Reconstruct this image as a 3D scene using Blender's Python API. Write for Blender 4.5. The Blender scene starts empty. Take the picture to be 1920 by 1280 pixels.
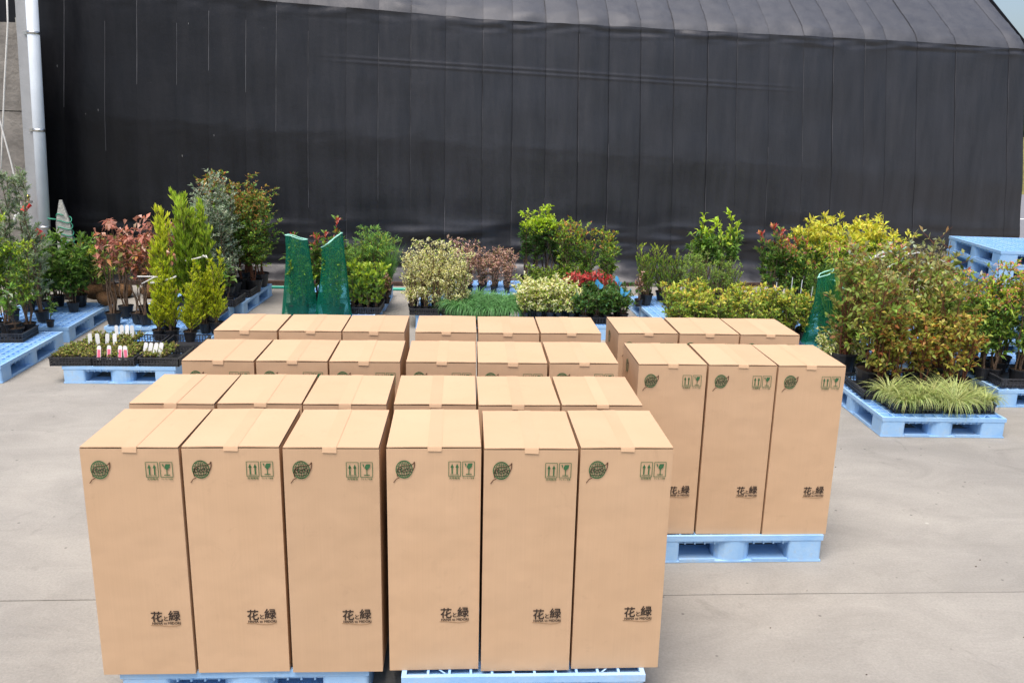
import bpy, bmesh, math, random
import numpy as np
from mathutils import Matrix, Vector, noise
R = math.radians
random.seed(7)
sc = bpy.context.scene
COL = sc.collection

# ------------------------------------------------------------------ camera
cam_d = bpy.data.cameras.new('camera'); cam = bpy.data.objects.new('camera', cam_d); COL.objects.link(cam)
cam_d.sensor_width = 36.0; cam_d.lens = 30.0; cam_d.clip_end = 3000; cam_d.clip_start = .05
_p, _r, _y = .2491, .0224, .0587            # pitch down, roll, yaw
fw = Vector((math.sin(_y)*math.cos(_p), math.cos(_y)*math.cos(_p), -math.sin(_p)))
r0 = Vector((math.cos(_y), -math.sin(_y), 0)); u0 = r0.cross(fw)
rt = r0*math.cos(_r) + u0*math.sin(_r); up = u0*math.cos(_r) - r0*math.sin(_r)
cam.matrix_world = Matrix(((rt.x, up.x, -fw.x, 0), (rt.y, up.y, -fw.y, 0), (rt.z, up.z, -fw.z, 2.5778), (0, 0, 0, 1)))
sc.camera = cam

# ------------------------------------------------------------------ sky, sun, exposure
SUN_EL, SUN_AZ = R(70), R(205)              # azimuth from +Y, clockwise: behind the camera, a little to the left
w = bpy.data.worlds.new('World'); sc.world = w; w.use_nodes = True
nt = w.node_tree; nt.nodes.clear()
sky = nt.nodes.new('ShaderNodeTexSky'); sky.sky_type = 'NISHITA'; sky.sun_disc = False
sky.sun_elevation = SUN_EL; sky.sun_rotation = SUN_AZ
sky.air_density = 1.0; sky.dust_density = 4.0; sky.ozone_density = 1.0; sky.altitude = 50
bg = nt.nodes.new('ShaderNodeBackground'); bg.inputs[1].default_value = .075
wo = nt.nodes.new('ShaderNodeOutputWorld')
nt.links.new(sky.outputs[0], bg.inputs[0]); nt.links.new(bg.outputs[0], wo.inputs[0])
sun_d = bpy.data.lights.new('sun', 'SUN'); sun_d.energy = 1.5; sun_d.angle = R(36); sun_d.color = (1, .93, .905)
sun = bpy.data.objects.new('sun', sun_d); COL.objects.link(sun)
sdir = Vector((math.sin(SUN_AZ)*math.cos(SUN_EL), math.cos(SUN_AZ)*math.cos(SUN_EL), math.sin(SUN_EL)))
sun.rotation_euler = sdir.to_track_quat('Z', 'Y').to_euler()
sun.location = sdir*30
vs = sc.view_settings
vs.view_transform = 'Standard'; vs.look = 'None'; vs.gamma = 1; vs.exposure = 1.38; vs.use_curve_mapping = False

# ------------------------------------------------------------------ materials
def mat(name, col, rough=.6, spec=.5, nz=None, bump=None, metal=0, coat=0):
    """nz=(scale, amount, detail): value noise on colour; bump=(scale, strength)"""
    m = bpy.data.materials.new(name); m.use_nodes = True
    t = m.node_tree; b = t.nodes['Principled BSDF']
    b.inputs['Base Color'].default_value = (*col, 1); b.inputs['Roughness'].default_value = rough
    b.inputs['Specular IOR Level'].default_value = spec; b.inputs['Metallic'].default_value = metal
    b.inputs['Coat Weight'].default_value = coat
    tc = t.nodes.new('ShaderNodeTexCoord')
    if nz:
        n = t.nodes.new('ShaderNodeTexNoise'); n.inputs['Scale'].default_value = nz[0]; n.inputs['Detail'].default_value = nz[2] if len(nz) > 2 else 4
        t.links.new(tc.outputs['Object'], n.inputs['Vector'])
        oi = t.nodes.new('ShaderNodeObjectInfo')
        mr = t.nodes.new('ShaderNodeMapRange'); mr.inputs[1].default_value = .25; mr.inputs[2].default_value = .75
        mr.inputs[3].default_value = 1-nz[1]; mr.inputs[4].default_value = 1+nz[1]
        t.links.new(n.outputs[0], mr.inputs[0])
        hs = t.nodes.new('ShaderNodeHueSaturation'); hs.inputs['Color'].default_value = (*col, 1)
        t.links.new(mr.outputs[0], hs.inputs['Value']); t.links.new(hs.outputs[0], b.inputs['Base Color'])
    if bump:
        n2 = t.nodes.new('ShaderNodeTexNoise'); n2.inputs['Scale'].default_value = bump[0]; n2.inputs['Detail'].default_value = 5
        t.links.new(tc.outputs['Object'], n2.inputs['Vector'])
        bp = t.nodes.new('ShaderNodeBump'); bp.inputs['Strength'].default_value = bump[1]; bp.inputs['Distance'].default_value = .02
        t.links.new(n2.outputs[0], bp.inputs['Height']); t.links.new(bp.outputs[0], b.inputs['Normal'])
    return m

def nn(t, kind, **kw):
    n = t.nodes.new(kind)
    for k, v in kw.items(): n.inputs[k].default_value = v
    return n

def concrete_mat():
    m = mat('concrete_yard', (.44, .40, .35), .9, .25)
    t = m.node_tree; b = t.nodes['Principled BSDF']; L = t.links.new
    tc = t.nodes.new('ShaderNodeTexCoord')
    big = nn(t, 'ShaderNodeTexNoise', Scale=.55, Detail=6.0, Roughness=.62, Distortion=.6); L(tc.outputs['Object'], big.inputs['Vector'])
    mp = t.nodes.new('ShaderNodeMapping'); mp.inputs['Scale'].default_value = (1.2, 2.2, 1); mp.inputs['Rotation'].default_value = (0, 0, .7)
    L(tc.outputs['Object'], mp.inputs[0])
    strk = nn(t, 'ShaderNodeTexNoise', Scale=1.3, Detail=7.0, Roughness=.7, Distortion=.8); L(mp.outputs[0], strk.inputs['Vector'])
    fine = nn(t, 'ShaderNodeTexNoise', Scale=70.0, Detail=4.0, Roughness=.7); L(tc.outputs['Object'], fine.inputs['Vector'])
    r1 = t.nodes.new('ShaderNodeValToRGB')
    r1.color_ramp.elements[0].position = .3; r1.color_ramp.elements[0].color = (.262, .249, .220, 1)
    r1.color_ramp.elements[1].position = .68; r1.color_ramp.elements[1].color = (.35, .330, .285, 1)
    L(big.outputs[0], r1.inputs[0])
    def mul(a, fac_node, lo, hi, p0, p1):
        mr = t.nodes.new('ShaderNodeMapRange'); mr.inputs[1].default_value = p0; mr.inputs[2].default_value = p1
        mr.inputs[3].default_value = lo; mr.inputs[4].default_value = hi; L(fac_node, mr.inputs[0])
        x = t.nodes.new('ShaderNodeMix'); x.data_type = 'RGBA'; x.blend_type = 'MULTIPLY'; x.inputs[0].default_value = 1
        L(a, x.inputs[6]); L(mr.outputs[0], x.inputs[7]); return x.outputs[2]
    c = mul(r1.outputs[0], strk.outputs[0], .86, 1.08, .3, .7)
    c = mul(c, fine.outputs[0], .88, 1.1, .3, .7)
    # scattered dark grit and pale chips
    vo = nn(t, 'ShaderNodeTexVoronoi', Scale=5.5); L(tc.outputs['Object'], vo.inputs['Vector'])
    c = mul(c, vo.outputs['Distance'], .5, 1, .03, .065)
    vo2 = nn(t, 'ShaderNodeTexVoronoi', Scale=2.3); mp2 = t.nodes.new('ShaderNodeMapping'); mp2.inputs['Location'].default_value = (3.1, 7.7, 0)
    L(tc.outputs['Object'], mp2.inputs[0]); L(mp2.outputs[0], vo2.inputs['Vector'])
    c = mul(c, vo2.outputs['Distance'], 1.35, 1, .015, .04)
    # oil-like blotches
    st = nn(t, 'ShaderNodeTexNoise', Scale=1.7, Detail=5.0, Roughness=.75, Distortion=1.5); L(mp2.outputs[0], st.inputs['Vector'])
    c = mul(c, st.outputs[0], 1, .78, .6, .74)
    L(c, b.inputs['Base Color'])
    bp = t.nodes.new('ShaderNodeBump'); bp.inputs['Strength'].default_value = .5; bp.inputs['Distance'].default_value = .006
    L(fine.outputs[0], bp.inputs['Height'])
    bp2 = t.nodes.new('ShaderNodeBump'); bp2.inputs['Strength'].default_value = .35; bp2.inputs['Distance'].default_value = .02
    L(strk.outputs[0], bp2.inputs['Height']); L(bp.outputs[0], bp2.inputs['Normal']); L(bp2.outputs[0], b.inputs['Normal'])
    return m

def cloth_mat(name, c0, c1, ro):
    m = mat(name, c0, ro, .5)
    t = m.node_tree; b = t.nodes['Principled BSDF']; L = t.links.new
    tc = t.nodes.new('ShaderNodeTexCoord')
    mp = t.nodes.new('ShaderNodeMapping'); mp.inputs['Scale'].default_value = (3, 3, .35); L(tc.outputs['Object'], mp.inputs[0])
    n = nn(t, 'ShaderNodeTexNoise', Scale=2.0, Detail=6.0, Roughness=.65); L(mp.outputs[0], n.inputs['Vector'])
    r1 = t.nodes.new('ShaderNodeValToRGB')
    r1.color_ramp.elements[0].position = .3; r1.color_ramp.elements[0].color = (*c0, 1)
    r1.color_ramp.elements[1].position = .75; r1.color_ramp.elements[1].color = (*c1, 1)
    L(n.outputs[0], r1.inputs[0])
    # pale droppings: small vertical specks, mostly at the left end of the wall
    mp2 = t.nodes.new('ShaderNodeMapping'); mp2.inputs['Scale'].default_value = (9, 9, 3.2); L(tc.outputs['Object'], mp2.inputs[0])
    vo = nn(t, 'ShaderNodeTexVoronoi', Scale=.8, Randomness=1.0); L(mp2.outputs[0], vo.inputs['Vector'])
    lt = t.nodes.new('ShaderNodeMath'); lt.operation = 'LESS_THAN'; lt.inputs[1].default_value = .05; L(vo.outputs['Distance'], lt.inputs[0])
    n3 = nn(t, 'ShaderNodeTexNoise', Scale=.9, Detail=2.0); L(tc.outputs['Object'], n3.inputs['Vector'])
    sp = t.nodes.new('ShaderNodeSeparateXYZ'); L(tc.outputs['Object'], sp.inputs[0])
    mr = t.nodes.new('ShaderNodeMapRange'); mr.inputs[1].default_value = -2.2; mr.inputs[2].default_value = -4.5; L(sp.outputs[0], mr.inputs[0])
    g = t.nodes.new('ShaderNodeMath'); g.operation = 'GREATER_THAN'; g.inputs[1].default_value = .53; L(n3.outputs[0], g.inputs[0])
    m1 = t.nodes.new('ShaderNodeMath'); m1.operation = 'MULTIPLY'; L(lt.outputs[0], m1.inputs[0]); L(g.outputs[0], m1.inputs[1])
    m2 = t.nodes.new('ShaderNodeMath'); m2.operation = 'MULTIPLY'; L(m1.outputs[0], m2.inputs[0]); L(mr.outputs[0], m2.inputs[1])
    mx = t.nodes.new('ShaderNodeMix'); mx.data_type = 'RGBA'; L(m2.outputs[0], mx.inputs[0]); L(r1.outputs[0], mx.inputs[6]); mx.inputs[7].default_value = (.3, .3, .29, 1)
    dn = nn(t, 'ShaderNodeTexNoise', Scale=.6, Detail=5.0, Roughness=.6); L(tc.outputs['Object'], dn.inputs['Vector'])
    dx = t.nodes.new('ShaderNodeMapRange'); dx.inputs[1].default_value = -6.0; dx.inputs[2].default_value = .5; dx.inputs[3].default_value = 0; dx.inputs[4].default_value = 1; L(sp.outputs[0], dx.inputs[0])  # dimming toward the left end is put into the base colour
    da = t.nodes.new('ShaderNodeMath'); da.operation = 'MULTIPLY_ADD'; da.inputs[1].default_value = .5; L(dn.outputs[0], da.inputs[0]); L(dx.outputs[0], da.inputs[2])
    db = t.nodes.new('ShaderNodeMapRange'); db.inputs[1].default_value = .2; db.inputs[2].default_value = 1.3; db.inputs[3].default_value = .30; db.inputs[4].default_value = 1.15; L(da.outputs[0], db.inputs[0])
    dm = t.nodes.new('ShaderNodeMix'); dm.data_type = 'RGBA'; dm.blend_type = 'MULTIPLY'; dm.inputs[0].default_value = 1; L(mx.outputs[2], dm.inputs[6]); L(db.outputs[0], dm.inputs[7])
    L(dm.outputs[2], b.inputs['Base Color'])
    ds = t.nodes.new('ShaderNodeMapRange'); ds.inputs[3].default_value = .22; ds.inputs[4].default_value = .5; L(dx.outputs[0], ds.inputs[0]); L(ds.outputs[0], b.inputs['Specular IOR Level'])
    nr = t.nodes.new('ShaderNodeMapRange'); nr.inputs[1].default_value = .3; nr.inputs[2].default_value = .7; nr.inputs[3].default_value = ro-.06; nr.inputs[4].default_value = ro+.1
    L(n.outputs[0], nr.inputs[0]); L(nr.outputs[0], b.inputs['Roughness'])
    n2 = nn(t, 'ShaderNodeTexNoise', Scale=7.0, Detail=6.0, Roughness=.6); L(tc.outputs['Object'], n2.inputs['Vector'])
    bp = t.nodes.new('ShaderNodeBump'); bp.inputs['Strength'].default_value = .25; bp.inputs['Distance'].default_value = .02
    L(n2.outputs[0], bp.inputs['Height']); L(bp.outputs[0], b.inputs['Normal'])
    return m

def card_mat():
    m = mat('cardboard', (.56, .36, .20), .78, .25)
    t = m.node_tree; b = t.nodes['Principled BSDF']; L = t.links.new
    tc = t.nodes.new('ShaderNodeTexCoord'); oi = t.nodes.new('ShaderNodeObjectInfo')
    va = t.nodes.new('ShaderNodeVectorMath'); va.operation = 'ADD'; cb = t.nodes.new('ShaderNodeCombineXYZ')
    k = t.nodes.new('ShaderNodeMath'); k.operation = 'MULTIPLY'; k.inputs[1].default_value = 37; L(oi.outputs['Random'], k.inputs[0])
    L(k.outputs[0], cb.inputs[0]); L(k.outputs[0], cb.inputs[2]); L(tc.outputs['Object'], va.inputs[0]); L(cb.outputs[0], va.inputs[1])
    n = nn(t, 'ShaderNodeTexNoise', Scale=2.2, Detail=3.0); L(va.outputs[0], n.inputs['Vector'])
    mp = t.nodes.new('ShaderNodeMapping'); mp.inputs['Scale'].default_value = (160, 160, 2.0); L(va.outputs[0], mp.inputs[0])
    n2 = nn(t, 'ShaderNodeTexNoise', Scale=1.0, Detail=2.0); L(mp.outputs[0], n2.inputs['Vector'])
    r1 = t.nodes.new('ShaderNodeValToRGB')
    r1.color_ramp.elements[0].position = .25; r1.color_ramp.elements[0].color = (.555, .365, .215, 1)
    r1.color_ramp.elements[1].position = .75; r1.color_ramp.elements[1].color = (.59, .395, .24, 1)
    L(n.outputs[0], r1.inputs[0])
    mr = t.nodes.new('ShaderNodeMapRange'); mr.inputs[1].default_value = .3; mr.inputs[2].default_value = .7; mr.inputs[3].default_value = .985; mr.inputs[4].default_value = 1.015
    L(n2.outputs[0], mr.inputs[0])
    rr = t.nodes.new('ShaderNodeMapRange'); rr.inputs[3].default_value = .95; rr.inputs[4].default_value = 1.05; L(oi.outputs['Random'], rr.inputs[0])
    mm = t.nodes.new('ShaderNodeMath'); mm.operation = 'MULTIPLY'; L(mr.outputs[0], mm.inputs[0]); L(rr.outputs[0], mm.inputs[1])
    hs = t.nodes.new('ShaderNodeHueSaturation'); L(r1.outputs[0], hs.inputs['Color']); L(mm.outputs[0], hs.inputs['Value'])
    L(hs.outputs[0], b.inputs['Base Color'])
    bp = t.nodes.new('ShaderNodeBump'); bp.inputs['Strength'].default_value = .05; bp.inputs['Distance'].default_value = .003
    L(n2.outputs[0], bp.inputs['Height'])
    n4 = nn(t, 'ShaderNodeTexNoise', Scale=5.0, Detail=2.0); L(va.outputs[0], n4.inputs['Vector'])
    bq = t.nodes.new('ShaderNodeBump'); bq.inputs['Strength'].default_value = .35; bq.inputs['Distance'].default_value = .02
    L(n4.outputs[0], bq.inputs['Height']); L(bp.outputs[0], bq.inputs['Normal']); L(bq.outputs[0], b.inputs['Normal'])
    # faint scuffs
    sc_ = nn(t, 'ShaderNodeTexNoise', Scale=9.0, Detail=8.0, Roughness=.75, Distortion=1.2); L(va.outputs[0], sc_.inputs['Vector'])
    sm = t.nodes.new('ShaderNodeMapRange'); sm.inputs[1].default_value = .58; sm.inputs[2].default_value = .75; sm.inputs[3].default_value = 1; sm.inputs[4].default_value = .90; L(sc_.outputs[0], sm.inputs[0])
    m3 = t.nodes.new('ShaderNodeMath'); m3.operation = 'MULTIPLY'; L(mm.outputs[0], m3.inputs[0]); L(sm.outputs[0], m3.inputs[1]); L(m3.outputs[0], hs.inputs['Value'])
    return m

def leaf_mat(name='leaf', rough=.45, trans=.34):
    m = bpy.data.materials.new(name); m.use_nodes = True
    t = m.node_tree; b = t.nodes['Principled BSDF']; L = t.links.new; out = t.nodes['Material Output']
    a = t.nodes.new('ShaderNodeAttribute'); a.attribute_name = 'col'
    L(a.outputs['Color'], b.inputs['Base Color']); b.inputs['Roughness'].default_value = rough; b.inputs['Specular IOR Level'].default_value = .25
    tr = t.nodes.new('ShaderNodeBsdfTranslucent')
    hs = t.nodes.new('ShaderNodeHueSaturation'); hs.inputs['Saturation'].default_value = 1.1; hs.inputs['Value'].default_value = 1.3
    L(a.outputs['Color'], hs.inputs['Color']); L(hs.outputs[0], tr.inputs[0])
    mx = t.nodes.new('ShaderNodeMixShader'); mx.inputs[0].default_value = trans
    L(b.outputs[0], mx.inputs[1]); L(tr.outputs[0], mx.inputs[2]); L(mx.outputs[0], out.inputs[0])
    return m

def net_mat():
    m = bpy.data.materials.new('green_net'); m.use_nodes = True
    t = m.node_tree; b = t.nodes['Principled BSDF']; L = t.links.new; out = t.nodes['Material Output']
    b.inputs['Base Color'].default_value = (.004, .19, .115, 1); b.inputs['Roughness'].default_value = .5
    tr = t.nodes.new('ShaderNodeBsdfTranslucent'); tr.inputs[0].default_value = (.008, .25, .15, 1)
    m1 = t.nodes.new('ShaderNodeMixShader'); m1.inputs[0].default_value = .35; L(b.outputs[0], m1.inputs[1]); L(tr.outputs[0], m1.inputs[2])
    tp = t.nodes.new('ShaderNodeBsdfTransparent'); tp.inputs[0].default_value = (.75, 1, .9, 1)
    lw = t.nodes.new('ShaderNodeLayerWeight'); lw.inputs[0].default_value = .35
    mr = t.nodes.new('ShaderNodeMapRange'); mr.inputs[3].default_value = .40; mr.inputs[4].default_value = .96; L(lw.outputs['Facing'], mr.inputs[0])
    mx = t.nodes.new('ShaderNodeMixShader'); L(mr.outputs[0], mx.inputs[0]); L(tp.outputs[0], mx.inputs[1]); L(m1.outputs[0], mx.inputs[2])
    L(mx.outputs[0], out.inputs[0]); return m

def pallet_mat():
    m = mat('pallet_blue', (.31, .49, .74), .45, .4, None, (60, .08))
    t = m.node_tree; b = t.nodes['Principled BSDF']; L = t.links.new; tc = t.nodes.new('ShaderNodeTexCoord'); ge = t.nodes.new('ShaderNodeNewGeometry')
    n = nn(t, 'ShaderNodeTexNoise', Scale=4.0, Detail=9.0, Roughness=.7); L(ge.outputs['Position'], n.inputs['Vector'])
    n2 = nn(t, 'ShaderNodeTexNoise', Scale=28.0, Detail=5.0, Roughness=.7); L(ge.outputs['Position'], n2.inputs['Vector'])
    r1 = t.nodes.new('ShaderNodeValToRGB')
    e = r1.color_ramp.elements; e[0].position = .35; e[0].color = (.27, .50, .80, 1); e[1].position = .62; e[1].color = (.38, .59, .82, 1)
    L(n.outputs[0], r1.inputs[0])
    r2 = t.nodes.new('ShaderNodeValToRGB'); e = r2.color_ramp.elements; e[0].position = .53; e[0].color = (0, 0, 0, 1); e[1].position = .76; e[1].color = (.7, .7, .7, 1)
    ad = t.nodes.new('ShaderNodeMath'); ad.operation = 'ADD'; ml = t.nodes.new('ShaderNodeMath'); ml.operation = 'MULTIPLY'; ml.inputs[1].default_value = .5
    L(n.outputs[0], ad.inputs[0]); L(n2.outputs[0], ad.inputs[1]); L(ad.outputs[0], ml.inputs[0]); L(ml.outputs[0], r2.inputs[0])
    mx = t.nodes.new('ShaderNodeMix'); mx.data_type = 'RGBA'; L(r2.outputs[0], mx.inputs[0]); L(r1.outputs[0], mx.inputs[6]); mx.inputs[7].default_value = (.46, .47, .45, 1)
    L(mx.outputs[2], b.inputs['Base Color']); return m

M = dict(
    concrete=concrete_mat(), cloth=cloth_mat('black_cloth', (.016, .017, .021), (.028, .029, .034), .38), roof=cloth_mat('sky_paled_black_cloth', (.038, .041, .049), (.056, .060, .069), .54), card=card_mat(), leaf=leaf_mat(), net=net_mat(),  # roof cloth: sheen of the sky put into a paler base colour
    tape=mat('tape', (.65, .435, .262), .7, .25), green_ink=mat('green_ink', (.035, .13, .045), .7), brown_ink=mat('brown_ink', (.10, .045, .02), .7),
    black_ink=mat('black_ink', (.035, .02, .012), .7), tan_ink=mat('tan_ink', (.30, .17, .08), .7),
    pallet=pallet_mat(), pot=mat('pot_black', (.016, .016, .018), .45, .5, (9, .3)),
    tray=mat('tray_black', (.03, .031, .035), .42, .5, (9, .3)), soil=mat('soil', (.07, .045, .028), .95, .2, (60, .5), (90, .9)),
    bark=mat('bark', (.15, .10, .065), .85, .2, (40, .35), (60, .6)), bark_red=mat('bark_red', (.17, .07, .04), .8, .2, (40, .3)),
    burlap=mat('burlap', (.16, .09, .045), .95, .1, (45, .35), (80, .9)), white=mat('white_plastic', (.78, .78, .76), .4, .5, (30, .05)),
    pink=mat('pink_print', (.75, .16, .25), .5), rope=mat('white_rope', (.70, .69, .64), .8, .2, (60, .1)), thread=mat('seam_thread', (.065, .067, .072), .7, .3, (3, .6)),
    thread_dark=mat('seam_dark', (.05, .051, .056), .6, .3, (2, .8)),
    steel=mat('painted_steel', (.36, .37, .37), .55, .4, (5, .1), (40, .15)), pvc=mat('pvc_pipe', (.62, .68, .72), .35, .5, (4, .06)),
    clamp=mat('clamp', (.6, .6, .58), .3, .5, metal=1), rust=mat('rust', (.28, .13, .05), .85, .2, (12, .4)), brass=mat('brass', (.55, .38, .12), .35, .5, metal=1),
    red=mat('red_plastic', (.65, .03, .02), .4), red2=mat('red_cloth', (.5, .01, .03), .7), oldwall=mat('old_concrete', (.23, .215, .19), .95, .15, (3.5, .35, 8), (14, .7)),
    stake=mat('weathered_wood', (.42, .42, .37), .9, .15, (22, .3), (50, .5)), hose=mat('green_hose', (.02, .40, .27), .4, .5), twine=mat('green_twine', (.03, .28, .17), .6),
    board=mat('base_timber', (.07, .045, .035), .85, .2, (14, .4), (30, .5)), asphalt=mat('asphalt', (.20, .20, .21), .9, .2, (20, .15)), paint=mat('road_paint', (.75, .75, .72), .7),
    land=mat('dry_land', (.22, .19, .10), .95, .1, (.4, .3)), blue=mat('blue_ribbon', (.09, .42, .75), .45), hem=mat('net_hem', (.35, .72, .58), .6),
    edge=mat('slab_edge', (.27, .25, .22), .95, .1, (20, .3)), lichen=mat('bank_grass', (.16, .15, .05), .9, .1, (2, .4)))

# ------------------------------------------------------------------ mesh helpers
class MB:
    """collects shapes; build() links them as one mesh object"""
    def __init__(s): s.v = []; s.f = []
    def add(s, vs_, fs):
        o = len(s.v); s.v += [tuple(p) for p in vs_]; s.f += [tuple(i+o for i in f) for f in fs]; return s
    def box(s, x0, x1, y0, y1, z0, z1):
        return s.add([(x, y, z) for z in (z0, z1) for y in (y0, y1) for x in (x0, x1)],
                     [(0, 2, 3, 1), (4, 5, 7, 6), (0, 1, 5, 4), (2, 6, 7, 3), (0, 4, 6, 2), (1, 3, 7, 5)])
    def rbox(s, x0, x1, y0, y1, z0, z1, r, n=3):
        """box with rounded vertical edges"""
        pts = []
        for cx, cy, a0 in ((x1-r, y1-r, 0), (x0+r, y1-r, 90), (x0+r, y0+r, 180), (x1-r, y0+r, 270)):
            for k in range(n+1):
                a = R(a0+90*k/n); pts.append((cx+r*math.cos(a), cy+r*math.sin(a)))
        k = len(pts)
        return s.add([(x, y, z0) for x, y in pts]+[(x, y, z1) for x, y in pts],
                     [tuple(range(k-1, -1, -1)), tuple(range(k, 2*k))]+[(i, (i+1) % k, (i+1) % k+k, i+k) for i in range(k)])
    def tube(s, pts, rad, n=6, cap=True):
        pts = [Vector(p) for p in pts]; rs = rad if hasattr(rad, '__len__') else [rad]*len(pts); V = []
        ref = Vector((0, 0, 1))
        for i, p in enumerate(pts):
            d = (pts[min(i+1, len(pts)-1)]-pts[max(i-1, 0)]); d = d.normalized() if d.length else Vector((0, 0, 1))
            a = d.cross(ref if abs(d.dot(ref)) < .95 else Vector((1, 0, 0))).normalized(); b = d.cross(a)
            V += [p+(a*math.cos(2*math.pi*k/n)+b*math.sin(2*math.pi*k/n))*rs[i] for k in range(n)]
        F = [(i*n+k, i*n+(k+1) % n, (i+1)*n+(k+1) % n, (i+1)*n+k) for i in range(len(pts)-1) for k in range(n)]
        if cap: F += [tuple(range(n-1, -1, -1)), tuple(range((len(pts)-1)*n, len(pts)*n))]
        return s.add(V, F)
    def lathe(s, prof, n=14, cx=0, cy=0, jit=0, close=True):
        V = []; rg = random.Random(5)
        for r, z in prof:
            for k in range(n):
                a = 2*math.pi*k/n; q = r*(1+jit*(rg.random()-.5)); V.append((cx+q*math.cos(a), cy+q*math.sin(a), z))
        F = [(i*n+k, i*n+(k+1) % n, (i+1)*n+(k+1) % n, (i+1)*n+k) for i in range(len(prof)-1) for k in range(n)]
        if close: F.append(tuple(range(n-1, -1, -1)))
        return s.add(V, F)
    def poly(s, pts): return s.add(pts, [tuple(range(len(pts)))])
    def stroke(s, pts, wd):
        """flat ribbon in the xz plane (y constant), for printed line art"""
        for (x0, z0), (x1, z1) in zip(pts[:-1], pts[1:]):
            d = math.hypot(x1-x0, z1-z0) or 1e-9; ox, oz = -(z1-z0)/d*wd/2, (x1-x0)/d*wd/2
            s.add([(x0-ox, 0, z0-oz), (x1-ox, 0, z1-oz), (x1+ox, 0, z1+oz), (x0+ox, 0, z0+oz)], [(0, 1, 2, 3)])
        return s
    def mesh(s, name, m, smooth=False):
        me = bpy.data.meshes.new(name); me.from_pydata(s.v, [], s.f); me.materials.append(m)
        if smooth: me.polygons.foreach_set('use_smooth', [True]*len(me.polygons))
        me.update(); return me
    def build(s, name, m, parent=None, smooth=False, loc=None): return obj(name, s.mesh(name, m, smooth), parent, loc)

def obj(name, me, parent=None, loc=None):
    o = bpy.data.objects.new(name, me); COL.objects.link(o)
    if parent: o.parent = parent
    if loc: o.location = loc
    return o
def tag(o, label, cat, group=None, kind=None):
    if label: o['label'] = label
    if cat: o['category'] = cat
    if group: o['group'] = group
    if kind: o['kind'] = kind
    return o
def thing(name, label, cat, loc=(0, 0, 0), rz=0, group=None, sc_=None):
    o = obj(name, None, None, loc); o.rotation_euler.z = rz; o.empty_display_size = .1
    if sc_: o.scale = sc_ if hasattr(sc_, '__len__') else (sc_,)*3
    return tag(o, label, cat, group)
def struct(o): o['kind'] = 'structure'; return o
def fast_mesh(name, V, F, m, cols=None):
    """V (n,3), F (k,3) triangles"""
    me = bpy.data.meshes.new(name); V = np.asarray(V, np.float32); F = np.asarray(F, np.int32)
    me.vertices.add(len(V)); me.vertices.foreach_set('co', V.ravel())
    me.loops.add(F.size); me.loops.foreach_set('vertex_index', F.ravel())
    me.polygons.add(len(F)); me.polygons.foreach_set('loop_start', np.arange(0, F.size, 3, dtype=np.int32))
    if cols is not None:
        a = me.color_attributes.new('col', 'FLOAT_COLOR', 'POINT')
        c4 = np.ones((len(V), 4), np.float32); c4[:, :3] = cols; a.data.foreach_set('color', c4.ravel())
    me.materials.append(m); me.update(calc_edges=True); return me
def grid_mesh(name, P, m):
    """P[i][j] points -> smooth quad sheet"""
    ni, nj = len(P), len(P[0]); V = [p for row in P for p in row]
    F = [(i*nj+j, i*nj+j+1, (i+1)*nj+j+1, (i+1)*nj+j) for i in range(ni-1) for j in range(nj-1)]
    me = bpy.data.meshes.new(name); me.from_pydata(V, [], F); me.materials.append(m)
    me.polygons.foreach_set('use_smooth', [True]*len(F)); me.update(); return me

# ------------------------------------------------------------------ ground, road, land
g = MB().box(-400, 400, -60, 900, -1, -.035).build('land', M['land']); struct(g)
gr = MB().box(-40, 45, -20, 17.6, -.3, -.006).build('ground', M['concrete']); struct(gr)
ys = [-5.7, -.7, 4.3, 9.4, 17.5]
for y0, y1 in zip(ys[:-1], ys[1:]):
    n = 60; P = []
    mb = MB(); rg = random.Random(int(y0*10))
    # slab edges slightly chipped along the joint
    front = [(-30+60*k/n*1.0, y0+.002+max(0, rg.gauss(0, .004))) for k in range(n+1)]
    back = [(-30+60*k/n*1.0, y1-.002-max(0, rg.gauss(0, .004))) for k in range(n+1)]
    for k in range(n):
        a, b, c, d = front[k], front[k+1], back[k+1], back[k]
        mb.add([(*a, 0), (*b, 0), (*c, 0), (*d, 0), (*a, -.0055), (*b, -.0055), (*c, -.0055), (*d, -.0055)], [(0, 1, 2, 3), (4, 5, 1, 0), (2, 6, 7, 3)])
    mb.build('slab', M['concrete'], gr)
road = MB().box(-60, 160, 19.5, 38, -.2, -.02).build('road', M['asphalt']); struct(road)
MB().box(-60, 160, 26.5, 26.72, -.02, -.014).build('painted_line', M['paint'], road)
P = []
for j in range(14):
    row = []
    for i in range(70):
        x = -60+i*4.0; t = j/13; y = 38+t*26
        z = -.03+4.2*(1-(1-t)**2)*(.8+.3*noise.noise((x*.08, 0, 3)))+.25*noise.noise((x*.5, y*.5, 0))*min(1, j)
        row.append((x, y, z))
    P.append(row)
bank = obj('grass_bank', grid_mesh('grass_bank', P, M['lichen'])); struct(bank)

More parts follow.
